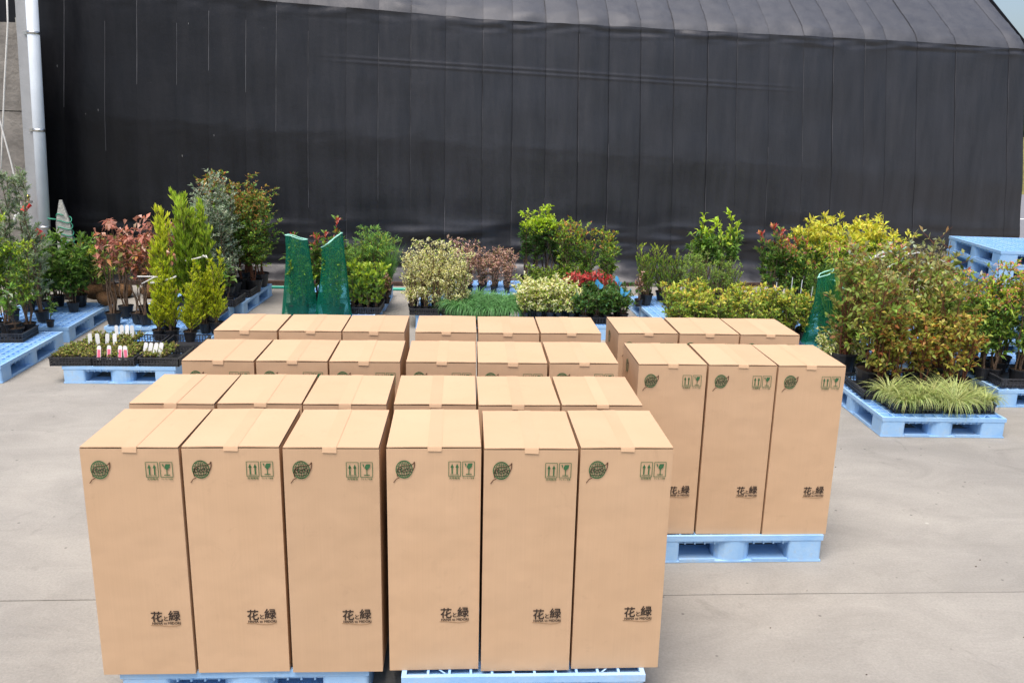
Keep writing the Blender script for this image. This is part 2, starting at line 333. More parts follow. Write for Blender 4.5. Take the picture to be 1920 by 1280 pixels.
# ------------------------------------------------------------------ black cloth building
SEAM = [-9.3, -8.75, -8.2, -7.65, -7.1, -6.6, -6.11, -5.52, -5.05, -4.46, -3.98, -3.42, -2.96, -2.47, -1.88, -1.38, -.87, -.32, .28, .76, 1.3, 1.84, 2.34, 2.87, 3.43, 4.0, 4.5, 5.05, 5.65, 6.17, 6.73, 7.11, 7.66, 8.36, 9.33, 9.62]
def eave(x): return float(np.interp(x, [-9.5, -2.9, -1.45, .2, 3.7, 7.3, 9.6], [4.57, 4.31, 4.25, 4.17, 4.11, 4.06, 4.0]))
def smooth(a, b, x): t = min(1, max(0, (x-a)/(b-a))); return t*t*(3-2*t)
def wall_pt(xs, z, s, proud):
    """point of the hanging cloth: xs = seam coordinate at 2.65 m, s = 0..1 across its strip"""
    x = xs*(1+.0117*(2.65-z)); e = eave(xs); line = 2.42-.058*(xs+3)*.9
    y = 14.29+.05*xs
    out = 0
    if z > line: out += .14*(1-(z-line)/(e-line))
    else: out += .14-.012*smooth(0, .5, line-z)
    out += .018*math.sin(math.pi*s)+proud*(1-s)*(.020 if xs < 5 else .009)
    for zz, a in ((3.47-.035*xs, .006), (3.40-.035*xs, .006)):
        out += a*smooth(-2.6, -1.2, xs)*(1-smooth(4.0, 6.2, xs))*math.exp(-((z-zz)/.02)**2)
    k = 1-smooth(.25, 1.6, z)
    out += k*(.085*noise.noise((xs*1.1, z*4.4, 1.7))+.04*noise.noise((xs*2.0, z*9, 5.1)))+.012*noise.noise((xs*1.3, z*1.6, 9))
    out += .007*noise.noise((xs*2.0, z*7, 2.2))*smooth(line-.25, line-.02, z)*(1-smooth(line, line+.08, z))
    f = 1-smooth(0, .42, z)
    out += .36*f*f+.03*f*noise.noise((xs*1.5, z*9, 4))
    if z > e-.3: out += .035*smooth(e-.3, e, z)*noise.noise((xs*2.2, z*14, 8.0))
    return (x, y-out, z)
bld = thing('cloth_building', 'long building covered in black shade cloth behind the plants', 'building')
rg = random.Random(3)
for i in range(len(SEAM)-1):
    x0, x1 = SEAM[i], SEAM[i+1]; pr_ = rg.uniform(.2, 1.2); nx = 7
    zs = list(np.linspace(.0, 1.0, 34))+list(np.linspace(1.05, 1.95, 10))+list(np.linspace(2.0, 2.75, 22))+[2.82, 2.88, 2.93, 2.98, 3.03, 3.09]+list(np.linspace(3.14, 3.66, 40))+[3.72, 3.8, 3.88]
    em = eave((x0+x1)/2); zs = [z for z in zs if z < em-.12]
    P = []
    for z in zs+[None]*8:
        row = []
        for j in range(nx+1):
            s = j/nx; xs = x0+(x1-x0)*s+(.012*s)
            row.append((xs, z, s))
        P.append(row)
    for a in range(len(P)):
        row = P[a]
        if row[0][1] is None:
            k = a-len(zs)+1; P[a] = [wall_pt(xs, zs[-1]+(eave(xs)-zs[-1])*k/8, s, pr_) for xs, z, s in row]
        else: P[a] = [wall_pt(xs, z, s, pr_) for xs, z, s in row]
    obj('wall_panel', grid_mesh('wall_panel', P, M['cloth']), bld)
    # roof strip: rises behind the eave with loose folds near it
    Q = []
    for a in range(30):
        t = (a/29)**1.5; row = []
        for j in range(nx+1):
            s = j/nx; xs = x0+(x1-x0)*s+.012*s; p = wall_pt(xs, eave(xs), s, pr_)
            d = 3.4*t; rise = d*.74+.09*(1-math.exp(-d/.07))
            fold = .045*noise.noise((xs*2.3, d*9, 6))*math.exp(-d*3.2)*min(1, a/2)+.008*noise.noise((xs*2, d*2, 1))+.005*math.sin(math.pi*s)*min(1, d*3)
            row.append((p[0]-(.0117*p[0]*rise), p[1]+.01+d-fold*.5, p[2]+rise+fold+.004*(1-s)))
        Q.append(row)
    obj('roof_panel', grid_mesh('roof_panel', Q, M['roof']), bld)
    # stitched seam thread down the left edge of the strip
    strong = x0 < -2.9 and x0 > -6.3
    zlo, zhi = (2.5+rg.uniform(-.7, .9), eave(x0)-rg.uniform(.02, .5)) if strong else rg.choice([(2.0, 4.0), (.5, 2.3), (.45, 1.4), (1.2, 3.9)])
    pts = [Vector(wall_pt(x0, z, 0, pr_))+Vector((.0, -.004, 0)) for z in np.linspace(zlo, min(zhi, eave(x0)-.02), 18)]
    wd = rg.uniform(.003, .006) if strong else .0055
    MB().add([p+Vector((dx, 0, 0)) for p in pts for dx in (-wd, wd)], [(2*k, 2*k+1, 2*k+3, 2*k+2) for k in range(17)]).build('seam', M['thread'] if strong else M['thread_dark'], bld)
    if i % 4: continue
    q = [Vector(Q[a][0])+Vector((0, -.003, .006)) for a in range(26)]
    MB().add([p+Vector((dx, 0, 0)) for p in q for dx in (-.005, .005)], [(2*k, 2*k+1, 2*k+3, 2*k+2) for k in range(25)]).build('seam', M['thread_dark'], bld)
# right end wall, back slope of the roof
def gab(t, z): p = wall_pt(9.632, min(z, 4.04), 1, 0); return p
P = []
for z in np.linspace(0, 4.04, 24):
    p = wall_pt(9.632, z, 1, 0); P.append([(p[0]-.002-(.2 if k else 0)*k*.5, p[1]+k*1.0, z) for k in range(8)])
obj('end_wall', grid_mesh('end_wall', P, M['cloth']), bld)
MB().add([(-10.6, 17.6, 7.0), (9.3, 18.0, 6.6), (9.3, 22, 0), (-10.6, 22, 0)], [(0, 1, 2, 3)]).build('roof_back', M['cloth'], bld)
MB().add([(9.55, 14.7, 4.0), (9.2, 18.05, 6.66), (8.8, 21.8, 4.0)], [(0, 1, 2)]).build('gable', M['cloth'], bld)
tb = MB()
for k in range(14):
    x0 = -6.6+k*1.15
    MB().box(x0, x0+1.14, 14.29+.05*x0-.52+rg.uniform(-.01, .01), 14.29+.05*x0-.41, 0, .055+rg.uniform(0, .012)).build('base_board', M['board'], bld)

# ------------------------------------------------------------------ left corner: column with pipe, old wall, ropes, tap, stake
lean = .054
colm = thing('steel_column', 'grey steel column with rusty streak at left edge of the cloth wall', 'column', (-6.425, 13.1, 0))
MB().box(-.10, .10, 0, .014, 0, 5.2).box(-.10, .10, .226, .24, 0, 5.2).box(-.007, .007, .014, .226, 0, 5.2).build('beam', M['steel'], colm)
MB().box(.058, .084, -.003, -.0005, 1.9, 3.6).build('rust_streak', M['rust'], colm)
for z in (3.68, 2.35, .95):
    MB().box(.0, .10, -.02, -.006, z-.02, z+.02).build('bracket', M['clamp'], colm)
pipe = thing('drain_pipe', 'pale plastic drain pipe clamped beside the grey steel column', 'pipe', (-6.265, 13.03, 0))
pipe.rotation_euler.y = lean
colm.rotation_euler.y = lean
MB().tube([(0, 0, 0), (0, 0, 5.2)], .08, 18).build('pipe_run', M['pvc'], pipe, True)
for z in (3.68, 2.35, .95):
    MB().tube([(0, 0, z-.02), (0, 0, z+.02)], .086, 18).build('clamp_band', M['clamp'], pipe, True)
wl = thing('concrete_wall', 'weathered grey concrete wall at far left behind the column', 'wall', (-8.37, 13.36, 0))
for k, (a, b) in enumerate(((0, 1.02), (1.04, 2.0))):
    for z0, z1 in ((0, 1.3), (1.31, 2.6), (2.61, 3.84)):
        MB().box(a, b, 0, .15, z0, z1-.004).build('block', M['oldwall'], wl)
MB().box(1.93, 2.02, -.03, -.002, 1.6, 3.90).build('post', M['stake'], wl)
for nm, pts, lb in (('rope', [(-6.30, 12.95, 4.5), (-6.36, 12.95, 3.8), (-6.50, 12.95, 3.0), (-6.63, 12.95, 2.2), (-6.72, 12.9, 1.5)], 'straight white rope hanging down across the old concrete wall'),
                    ('rope', [(-6.85, 12.9, 3.6), (-6.66, 12.9, 2.85), (-6.52, 12.9, 1.9), (-6.42, 12.9, 1.0), (-6.40, 12.88, .6)], 'slanting white rope running down toward the column foot')):
    o = MB().tube(pts, .011, 6).build(nm, M['rope'], None, True); tag(o, lb, 'rope', 'white ropes at the left wall')
tap = thing('water_tap', 'water tap with red handle beside the grey column', 'tap', (-6.36, 12.98, 1.30))
MB().tube([(0, .05, .02), (0, -.05, .02), (0, -.10, -.02), (0, -.115, -.07)], [.022, .026, .024, .02], 10).build('spout', M['clamp'], tap, True)
MB().tube([(0, -.03, .02), (0, -.03, .09)], .016, 8).lathe([(.03, .09), (.03, .11), (.01, .125)], 10, 0, -.03).build('valve', M['brass'], tap, True)
MB().tube([(.02, -.06, .0), (-.07, -.14, -.12)], [.045, .035], 8).build('handle', M['red'], tap)
MB().tube([(-.07, -.14, -.12), (-.14, -.17, -.17), (-.18, -.18, -.28)], .022, 8).build('hose_end', M['white'], tap, True)
rb = thing('red_ribbon', 'crumpled red ribbon tied to a shoot at the column foot', 'ribbon', (-6.22, 12.85, .86))
MB().add([(-.05, 0, -.06), (.03, -.02, -.04), (.06, .01, .05), (.0, -.03, .10), (-.06, -.02, .06)], [(0, 1, 2, 3, 4)]).add([(0, -.03, .0), (.11, -.04, .02), (.08, -.02, -.07), (.0, .0, -.09)], [(0, 1, 2, 3)]).tube([(0, 0, -.5), (0, 0, .08)], .006, 5).build('ribbon', M['red2'], rb)
stk = thing('pointed_stake', 'pale weathered pointed stake wound with green twine by the cloth wall', 'stake', (-5.93, 13.05, .22), R(8))
MB().add([(-.13, -.03, 0), (.13, -.03, 0), (.12, .03, 0), (-.12, .03, 0), (-.11, -.03, .8), (.08, -.03, .8), (.08, .03, .8), (-.11, .03, .8), (-.035, -.02, 1.13), (.0, -.02, 1.13), (.0, .02, 1.13), (-.035, .02, 1.13)],
         [(0, 1, 5, 4), (1, 2, 6, 5), (2, 3, 7, 6), (3, 0, 4, 7), (4, 5, 9, 8), (5, 6, 10, 9), (6, 7, 11, 10), (7, 4, 8, 11), (8, 9, 10, 11)]).build('stake_board', M['stake'], stk)
pts = [(.125*math.cos(a)*(1-.04*a/6), .045*math.sin(a), .45+.075*a/2/math.pi*1.3+.03*math.sin(2*a)) for a in np.linspace(0, 30, 90)]
MB().tube(pts, .008, 5).tube([(-.1, -.04, .85), (-.22, -.02, .86), (-.38, .1, .80)], .012, 6).build('twine', M['twine'], stk, True)

# ------------------------------------------------------------------ plastic pallets
def pallet_meshes(W, D, H=.18):
    out = {}
    top = MB(); h0 = H-.022
    # outer frame and lattice of ribs over a recessed plate
    top.box(0, W, 0, .022, H-.034, H).box(0, W, D-.022, D, H-.034, H).box(0, .022, .022, D-.022, H-.034, H).box(W-.022, W, .022, D-.022, H-.034, H)
    nx = 11; ny = max(11, round(D/.1))
    for k in range(1, nx):
        x = .022+(W-.044)*k/nx; top.box(x-.0055, x+.0055, .0225, D-.0225, H-.033, H-.0015)
    for k in range(1, ny):
        y = .022+(D-.044)*k/ny; top.box(.0225, W-.0225, y-.0055, y+.0055, H-.0335, H-.003)
    for sx in (0, 1):
        for sy in (0, 1):
            cx = .03 if sx == 0 else W-.03; cy = .03 if sy == 0 else D-.03; dx = .17*(1-2*sx); dy = .17*(1-2*sy)
            top.add([(cx+dx, cy, H-.002), (cx+dx*.94, cy, H-.002), (cx, cy+dy*.94, H-.002), (cx, cy+dy, H-.002)], [(0, 1, 2, 3)])
    top.box(.022, W-.022, .022, D-.022, H-.036, H-.027)
    # short ribs hanging under the deck edge, seen over the fork openings
    for k in range(1, 18):
        x = W*k/18; top.box(x-.004, x+.004, .012, .05, H-.06, H-.0345).box(x-.004, x+.004, D-.05, D-.012, H-.06, H-.0345)
    for k in range(1, 18):
        y = D*k/18; top.box(.012, .05, y-.004, y+.004, H-.06, H-.0345).box(W-.05, W-.012, y-.004, y+.004, H-.06, H-.0345)
    for a, b, c, d in ((.004, W-.004, .028, .034), (.004, W-.004, D-.034, D-.028), (.028, .034, .004, D-.004), (W-.034, W-.028, .004, D-.004)):
        top.box(a, b, c, d, H-.061, H-.0355)
    out['top_deck'] = top.mesh('top_deck', M['pallet'])
    bl = []
    xs = [(.003, .21), (W/2-.115, W/2+.115), (W-.21, W-.003)]; yy = [(.003, .21), (D/2-.115, D/2+.115), (D-.21, D-.003)]
    for i, (a, b) in enumerate(xs):
        for j, (c, d) in enumerate(yy):
            r = .09 if (i == 1) != (j == 1) or (i == 1 and j == 1) else .02
            bl.append(MB().rbox(a, b, c, d, .012, H-.0365, r, 4).mesh('block', M['pallet']))
    out['blocks'] = bl
    bot = MB()
    for (a, b) in xs: bot.box(a-.002, b+.002, .001, D-.001, .002, .0125)
    for (c, d) in yy:
        bot.box(.2125, W/2-.1175, c-.001, d+.001, .0025, .013).box(W/2+.1175, W-.2125, c-.001, d+.001, .0025, .013)
    # low lip along the openings with drain holes cut between short pieces
    for y0 in (.0015, D-.0135):
        for a, b in ((.2125, W/2-.1175), (W/2+.1175, W-.2125)):
            bot.box(a, b, y0, y0+.012, .0135, .026)
    for x0 in (.0015, W-.0135):
        for a, b in ((.2125, D/2-.1175), (D/2+.1175, D-.2125)):
            bot.box(x0, x0+.012, a, b, .0135, .026)
    out['bottom_deck'] = bot.mesh('bottom_deck', M['pallet'])
    return out
PAL = {'sq': pallet_meshes(1.1, 1.1), 'long': pallet_meshes(1.1, 1.42)}
def pallet(kind, x, y, label, rz=0, z=0, group=None):
    t = thing('plastic_pallet', label, 'pallet', (x, y, z), rz, group or 'blue plastic pallets')
    p = PAL[kind]
    obj('top_deck', p['top_deck'], t); obj('bottom_deck', p['bottom_deck'], t)
    for b in p['blocks']: obj('block', b, t)
    return t
B = 'light blue plastic pallet '
pallet('sq', -1.515, 3.40, B+'under the six cartons at front left')
pallet('sq', -.265, 3.335, B+'under the six cartons at front centre', R(-.3))
pallet('sq', -1.52, 4.74, B+'under the rear cartons behind the front left pallet')
pallet('sq', -.26, 4.74, B+'under the rear cartons behind the front centre pallet')
pallet('sq', 1.115, 4.66, B+'with two open slots under the separate cartons at right', R(.3))
pallet('long', -5.62, 8.26, B+'at far left edge, nearest of the left row', R(1.2))
pallet('long', -5.68, 9.86, B+'with bare lattice top and root balls, second at far left', R(2.0))
pallet('long', -3.94, 8.29, B+'carrying low moss trays with white and pink tags', R(-.8))
pallet('long', -4.20, 9.95, B+'under the red leaved stems behind the moss trays', R(-2))
pallet('long', -4.05, 11.45, B+'under the tall grey green shrubs by the wall', R(-3))
pallet('long', -2.24, 10.25, B+'under the two green net bags', R(-1))
pallet('sq', -2.20, 11.80, B+'behind the green net bags near the wall', R(-1.5))
pallet('long', -.62, 10.75, B+'under the pale yellow twiggy plants and juniper')
pallet('long', .78, 10.2, B+'under the cream plants and blue ribbons', R(1))
pallet('sq', .84, 11.95, B+'under the trimmed bright green topped trees', R(1))
pallet('long', 2.52, 9.1, B+'under the low yellow green azalea carpet', R(2))
pallet('long', 2.46, 10.75, B+'under the rosemary bushes by the wall', R(2))
pallet('long', 4.0, 9.0, B+'under the green net bundle at right', R(3))
pallet('long', 4.1, 10.7, B+'under the red tipped shrubs with white stakes', R(3))
pallet('sq', 5.22, 11.45, B+'under the bright yellow shrubs', R(3))
pallet('long', 5.12, 9.55, B+'under the grey twiggy shrubs behind the autumn shrubs', R(3))
pallet('long', 3.645, 6.84, B+'under the striped sedge and autumn shrubs at right', R(-1.5))
pallet('long', 5.2, 7.66, B+'at right edge under red tipped shrubs', R(-1))
ordn = ['topmost', 'second from the top', 'third from the top', 'fourth from the top', 'fifth from the top', 'sixth from the top', 'bottom']
for k in range(7):
    pallet('long', 6.28-.006*k+random.uniform(-.012, .012), 9.63+random.uniform(-.012, .012), B+ordn[k]+' in the stack at right', R(-7+random.uniform(-.6, .6)), z=.1805*(6-k), group='stacked blue pallets')

# ------------------------------------------------------------------ cartons
BW, BD, BH = .399, .484, 1.0727
def text_mesh(name, parts, m):
    """parts: (string, size, x, z, bold) set in the xz plane facing -y"""
    V = []; F = []
    for s, size, x, z, bold in parts:
        c = bpy.data.curves.new('txt', 'FONT'); c.body = s; c.size = size; c.fill_mode = 'FRONT'; c.resolution_u = 3
        o = bpy.data.objects.new('txt', c); COL.objects.link(o); bpy.context.view_layer.update()
        me = o.to_mesh(); k = len(V)
        for q, (ox, oz) in enumerate(((0, 0), (bold, 0), (-bold, 0), (0, bold), (0, -bold))):
            k = len(V); V += [(x+v.co.x+ox, -.00012*q, z+v.co.y+oz) for v in me.vertices]; F += [tuple(i+k for i in p.vertices) for p in me.polygons]
        o.to_mesh_clear(); bpy.data.objects.remove(o); bpy.data.curves.remove(c)
    me = bpy.data.meshes.new(name); me.from_pydata(V, [], F); me.materials.append(m); me.update(); return me
def circ(cx, cz, rx, rz_, a0=0, a1=360, n=28): return [(cx+rx*math.cos(R(a0+(a1-a0)*k/n)), cz+rz_*math.sin(R(a0+(a1-a0)*k/n))) for k in range(n+1)]
def carton_meshes(seed):
    rg = random.Random(seed); d = {}
    # body: four slightly bowed walls, open slit under the flaps
    top = BH-.0075; V = []; F = []
    def wall(fn, n=6, m=10):
        o = len(V)
        for a in range(m+1):
            for b in range(n+1): V.append(fn(b/n, a/m))
        for a in range(m):
            for b in range(n): F.append((o+a*(n+1)+b, o+a*(n+1)+b+1, o+(a+1)*(n+1)+b+1, o+(a+1)*(n+1)+b))
    bl = [rg.uniform(.0005, .0038) for _ in range(4)]
    bow = lambda s, t: math.sin(math.pi*s)*math.sin(math.pi*min(1, t*1.02))
    wall(lambda s, t: (BW*s, -bl[0]*bow(s, t), top*t))
    wall(lambda s, t: (BW+bl[1]*.5*bow(s, t), BD*s, top*t))
    wall(lambda s, t: (BW-BW*s, BD+bl[2]*bow(s, t), top*t))
    wall(lambda s, t: (-bl[3]*.5*bow(s, t), BD-BD*s, top*t))
    o = len(V); V += [(0, 0, top-.02), (BW, 0, top-.02), (BW, BD, top-.02), (0, BD, top-.02)]; F.append((o, o+1, o+2, o+3))
    me = bpy.data.meshes.new('body'); me.from_pydata(V, [], F); me.materials.append(M['card']); me.update(); d['body'] = me
    fl = []
    for sx in (0, 1):
        x0, x1 = (.001, BW/2-.0012) if sx == 0 else (BW/2+.0012, BW-.001); n = 8; mb = MB()
        lift = rg.uniform(0, .0028)
        prof = []
        for k in range(n+1):
            s = k/n; u = s if sx == 0 else 1-s
            prof.append((x0+(x1-x0)*s, BH-.0042+lift*math.sin(math.pi*u*.9)*u))
        vv = []
        for yy in (.0008, BD-.0008):
            for x, z in prof: vv.append((x, yy, z))
            for x, z in prof: vv.append((x, yy, z+.0042))
        q = n+1; ff = []
        for k in range(n):
            ff += [(q+k, q+k+1, 3*q+k+1, 3*q+k), (k, 2*q+k, 2*q+k+1, k+1), (k, k+1, q+k+1, q+k), (2*q+k, 3*q+k, 3*q+k+1, 2*q+k+1)]
        ff += [(0, q, 3*q, 2*q), (n, 2*q+n, 3*q+n, q+n)]
        mb.add(vv, ff); fl.append(mb.mesh('top_flap', M['card']))
    d['flaps'] = fl
    h = BH+.0021; t = MB(); c = BW/2+rg.uniform(-.006, .006); wd = .03
    dr = rg.uniform(.018, .028)
    t.add([(c-wd, -.001, h), (c+wd, -.001, h), (c-wd, -.0022, h-.004), (c+wd, -.0022, h-.004), (c+wd*.96, -.0045, h-dr), (c-wd, -.0045, h-dr*.92)],
          [(2, 3, 1, 0), (5, 4, 3, 2)])
    d['tape_tab'] = t.mesh('tape_tab', M['tape'])
    d['tape'] = MB().add([(c-wd, -.001, h), (c+wd, -.001, h), (c+wd, BD+.001, h), (c-wd, BD+.001, h)], [(0, 1, 2, 3)]).mesh('tape', M['card']); return d
CART = [carton_meshes(s) for s in range(4)]
# printed marks (flat print on the front, 5 mm proud at most of the bowed wall)
gx, gz, gr_ = .074, BH-.100, .036
g1 = MB()
g1.stroke(circ(gx, gz, gr_*.95, gr_*1.08), .0042)
for k in (.33, .68): g1.stroke(circ(gx, gz, gr_*k, gr_*1.06), .0026)
g1.stroke([(gx, gz-gr_), (gx, gz+gr_)], .0026)
for k in (-.62, -.3, .05, .38, .7): 
    q = math.sqrt(1-k*k)*.95; g1.stroke([(gx-gr_*q, gz+gr_*k*1.08), (gx, gz+gr_*k*1.08-.003), (gx+gr_*q, gz+gr_*k*1.08)], .0026)
globe = g1.mesh('globe_print', M['green_ink'])
l1 = MB()
l1.stroke([(gx-.045, gz-.060), (gx-.034, gz-.044), (gx-.020, gz-.036)], .0036)
l1.stroke([(gx-.028, gz-.032), (gx-.031, gz-.012), (gx-.024, gz+.006), (gx-.004, gz+.017), (gx+.022, gz+.018), (gx+.038, gz+.024), (gx+.044, gz+.034), (gx+.043, gz+.012), (gx+.036, gz-.006)], .0042)
leafp = l1.mesh('leaf_print', M['brown_ink'])
l2 = MB(); zz = gz-.006
for k in range(6):
    x = gx-.026+k*.0105; l2.stroke(circ(x+.004, zz+.004*math.sin(k*2.1)+k*.0008, .0046, .0085, 30, 330, 8), .0034)
l2.stroke([(gx-.02, gz-.024), (gx+.006, gz-.026), (gx+.024, gz-.018)], .003)
globew = l2.mesh('globe_lettering', M['black_ink'])
def icon_frame(x, z, wd=.050, ht=.066):
    return MB().stroke([(x, z), (x+wd, z), (x+wd, z+ht), (x, z+ht), (x, z)], .0026)
iz = BH-.132
ic = icon_frame(.262, iz)
for ax in (.2765, .2975):
    ic.stroke([(ax, iz+.010), (ax, iz+.044)], .0058); ic.add([(ax-.0075, 0, iz+.040), (ax+.0075, 0, iz+.040), (ax, 0, iz+.057)], [(0, 1, 2)])
ic.stroke([(.268, iz+.007), (.306, iz+.007)], .0022)
arrows = ic.mesh('arrows_print', M['green_ink'])
ic = icon_frame(.321, iz)
cx = .347
ic.add([(cx-.0165, 0, iz+.058), (cx-.004, 0, iz+.055), (cx-.002, 0, iz+.058), (cx+.016, 0, iz+.058), (cx+.013, 0, iz+.043), (cx+.004, 0, iz+.034), (cx-.003, 0, iz+.034), (cx-.009, 0, iz+.041), (cx-.0065, 0, iz+.050)], [(1, 8, 7, 6, 5, 4, 3, 2)])
ic.add([(cx-.018, 0, iz+.058), (cx-.012, 0, iz+.058), (cx-.0105, 0, iz+.049), (cx-.0125, 0, iz+.043)], [(0, 3, 2, 1)])
ic.stroke([(cx+.0005, iz+.036), (cx+.0005, iz+.010)], .0034).stroke([(cx-.012, iz+.009), (cx+.013, iz+.009)], .0036)
glass = ic.mesh('glass_print', M['green_ink'])
caption = text_mesh('caption_print', [('天地無用', .0115, .264, iz-.0125, .00012), ('ワレモノ注意', .0082, .321, iz-.0115, .0001)], M['green_ink'])
LX, LZ = .226, .268
words = text_mesh('lettering_print', [('花', .053, LX, LZ, .0011), ('と', .027, LX+.051, LZ+.001, .0006), ('緑', .053, LX+.075, LZ+.004, .0010)], M['black_ink'])
words2 = text_mesh('small_lettering', [('HANA to MIDORI', .0160, LX+.004, LZ-.0175, .0005)], M['black_ink'])
sw = MB().stroke([(LX-.002, LZ-.0215), (LX+.03, LZ-.0225), (LX+.06, LZ-.027), (LX+.085, LZ-.029), (LX+.11, LZ-.026), (LX+.126, LZ-.0195)], .0026)
swash = sw.mesh('swash_print', M['tan_ink'])
PRINTS = [('globe_print', globe), ('leaf_print', leafp), ('globe_lettering', globew), ('arrows_print', arrows), ('glass_print', glass), ('caption_print', caption), ('lettering_print', words), ('small_lettering', words2), ('swash_print', swash)]
nb = 0
def carton(x, y, label, group):
    global nb; nb += 1
    rg = random.Random(nb*13)
    t = thing('tall_carton', label, 'carton', (x, y, .1815), R(rg.uniform(-.55, .55)), group)
    d = CART[nb % 4]; b = obj('body', d['body'], t)
    for f in d['flaps']: obj('top_flap', f, t)
    tp_ = obj('tape', d['tape'], t); obj('tape_tab', d['tape_tab'], tp_)
    for nm, me in PRINTS: obj(nm, me, b, (0, -.0040, 0))
    # the mark is printed on the left side too
    s = obj('side_print', globe, b, (-.0028, .40, 0)); s.rotation_euler.z = R(-90)
    s = obj('side_print', leafp, b, (-.0030, .40, 0)); s.rotation_euler.z = R(-90)
    return t
pos6 = ['first', 'second', 'third', 'fourth', 'fifth', 'sixth']
rown = ['front', 'second', 'third', 'back']
rowY = [3.3842, 3.9508, 4.7092, 5.4262]; XL = [-1.5754, -1.5865, -1.580, -1.6033]; XR = [-.320, -.3343, -.3254, -.3138]
pitL = [[0, .4105, .826], [0, .412, .818], [0, .411, .821], [0, .412, .82]]
pitR = [[0, .411, .822], [0, .410, .818], [0, .409, .822], [0, .411, .822]]
for r_ in range(4):
    for k in range(6):
        x = XL[r_]+pitL[r_][k] if k < 3 else XR[r_]+pitR[r_][k-3]
        carton(x, rowY[r_]+[.0, .004, -.002, .002, -.012, -.004][k]*(1 if r_ == 0 else .6), f'tall tan carton, {pos6[k]} from left in the {rown[r_]} row of six', 'tall cartons in rows of six')
for r_, (x0, y0) in enumerate(((1.0126, 4.689), (1.0263, 5.440))):
    for k in range(3):
        carton(x0+[0, .412, .821][k], y0+[.004, 0, -.01][k], f'tall tan carton, {["left", "middle", "right"][k]} one in the {["nearer", "farther"][r_]} row on the right pallet', 'tall cartons on the right pallet')

# ------------------------------------------------------------------ trays and pots
def tray_meshes(W, D, H=.085):
    f = MB().box(.012, W-.012, .012, D-.012, .004, .009)
    rim = MB().box(0, W, 0, .014, H-.012, H).box(0, W, D-.014, D, H-.012, H).box(0, .014, .014, D-.014, H-.012, H).box(W-.014, W, .014, D-.014, H-.012, H)
    la = MB()
    def side(p0, p1):
        L = math.hypot(p1[0]-p0[0], p1[1]-p0[1]); n = int(L/.028); dx, dy = (p1[0]-p0[0])/L, (p1[1]-p0[1])/L
        for k in range(n+1):
            q = (p0[0]+dx*L*k/n, p0[1]+dy*L*k/n)
            la.box(q[0]-.0035, q[0]+.0035, q[1]-.0035, q[1]+.0035, .0, H-.0125)
        for z in (0, H*.32, H*.62):
            a, b = sorted((p0[0], p1[0])); c, d = sorted((p0[1], p1[1]))
            la.box(a-.0025, b+.0025, c-.0025, d+.0025, z, z+.007)
    i = .010
    side((i, i), (W-i, i)); side((i, D-i), (W-i, D-i)); side((i, i), (i, D-i)); side((W-i, i), (W-i, D-i))
    return [('floor', f.mesh('tray_floor', M['tray'])), ('rim', rim.mesh('rim', M['tray'])), ('lattice', la.mesh('lattice', M['tray']))]
TRAY = tray_meshes(.40, .56)
def tray(cx, cy, label, rz=0, z=.1815, s=(1, 1, 1)):
    t = thing('plant_tray', label, 'tray', (cx, cy, z), rz, 'black lattice plant trays', s)
    for n, me in TRAY:
        obj(n, me, t, (-.2, -.28, 0))
    return t
def pot_mesh(r, h):
    p = MB().lathe([(r*.72, 0), (r*.97, h*.9), (r*1.06, h*.9), (r*1.06, h), (r*.98, h), (r*.96, h*.88)], 14).mesh('pot', M['pot'], False)
    s = MB(); n = 14
    s.add([(0, 0, h*.89)]+[(r*.955*math.cos(2*math.pi*k/n), r*.955*math.sin(2*math.pi*k/n), h*.87+random.uniform(-.004, .004)) for k in range(n)], [(0, 1+k, 1+(k+1) % n) for k in range(n)])
    return p, s.mesh('soil', M['soil'])
POT = {'s': pot_mesh(.052, .09), 'm': pot_mesh(.085, .14), 'l': pot_mesh(.125, .20)}
POTH = {'s': .08, 'm': .122, 'l': .175, 'ball': .2, None: 0}
bm = MB().lathe([(.05, 0), (.11, .03), (.145, .09), (.14, .15), (.09, .195), (.03, .21)], 14, jit=.12).mesh('root_ball', M['burlap'], True)

# ------------------------------------------------------------------ plant generator
def unit(v): return v/np.maximum(np.linalg.norm(v, axis=-1, keepdims=True), 1e-9)
def leaf_cards(rg, pos, dr, L, W, cols, droop=.15, fold=.18):
    n = len(pos); upv = np.tile([0, 0, 1.], (n, 1))+rg.normal(0, .45, (n, 3))
    side = unit(np.cross(dr, upv)); nrm = np.cross(side, dr)
    L = L*rg.uniform(.65, 1.2, (n, 1)); Wd = W*rg.uniform(.75, 1.15, (n, 1))
    tip = pos+dr*L; tip[:, 2] -= (droop*L*rg.uniform(.2, 1.6, (n, 1)))[:, 0]
    mid = pos+dr*L*.52; mid[:, 2] += (.02*L)[:, 0]
    l = pos+dr*L*.46+side*Wd*.5+nrm*Wd*fold; r = pos+dr*L*.46-side*Wd*.5+nrm*Wd*fold
    V = np.stack([pos, l, tip, r, mid], 1).reshape(-1, 3)
    F = np.array([[0, 4, 1], [1, 4, 2], [2, 4, 3], [3, 4, 0]])[None]+np.arange(n)[:, None, None]*5
    return V, F.reshape(-1, 3), np.repeat(cols, 5, 0)
LEAF_GAIN = 1.4
def pick(rg, pal, n, var=.16):
    """pal: [(weight, (r,g,b)), ...]"""
    w_ = np.array([p[0] for p in pal], float); idx = rg.choice(len(pal), n, p=w_/w_.sum()); c = np.array([p[1] for p in pal])[idx]*LEAF_GAIN
    return np.clip(c*np.exp(rg.normal(0, var, (n, 1)))*np.exp(rg.normal(0, var*.35, (n, 3))), .003, .82)
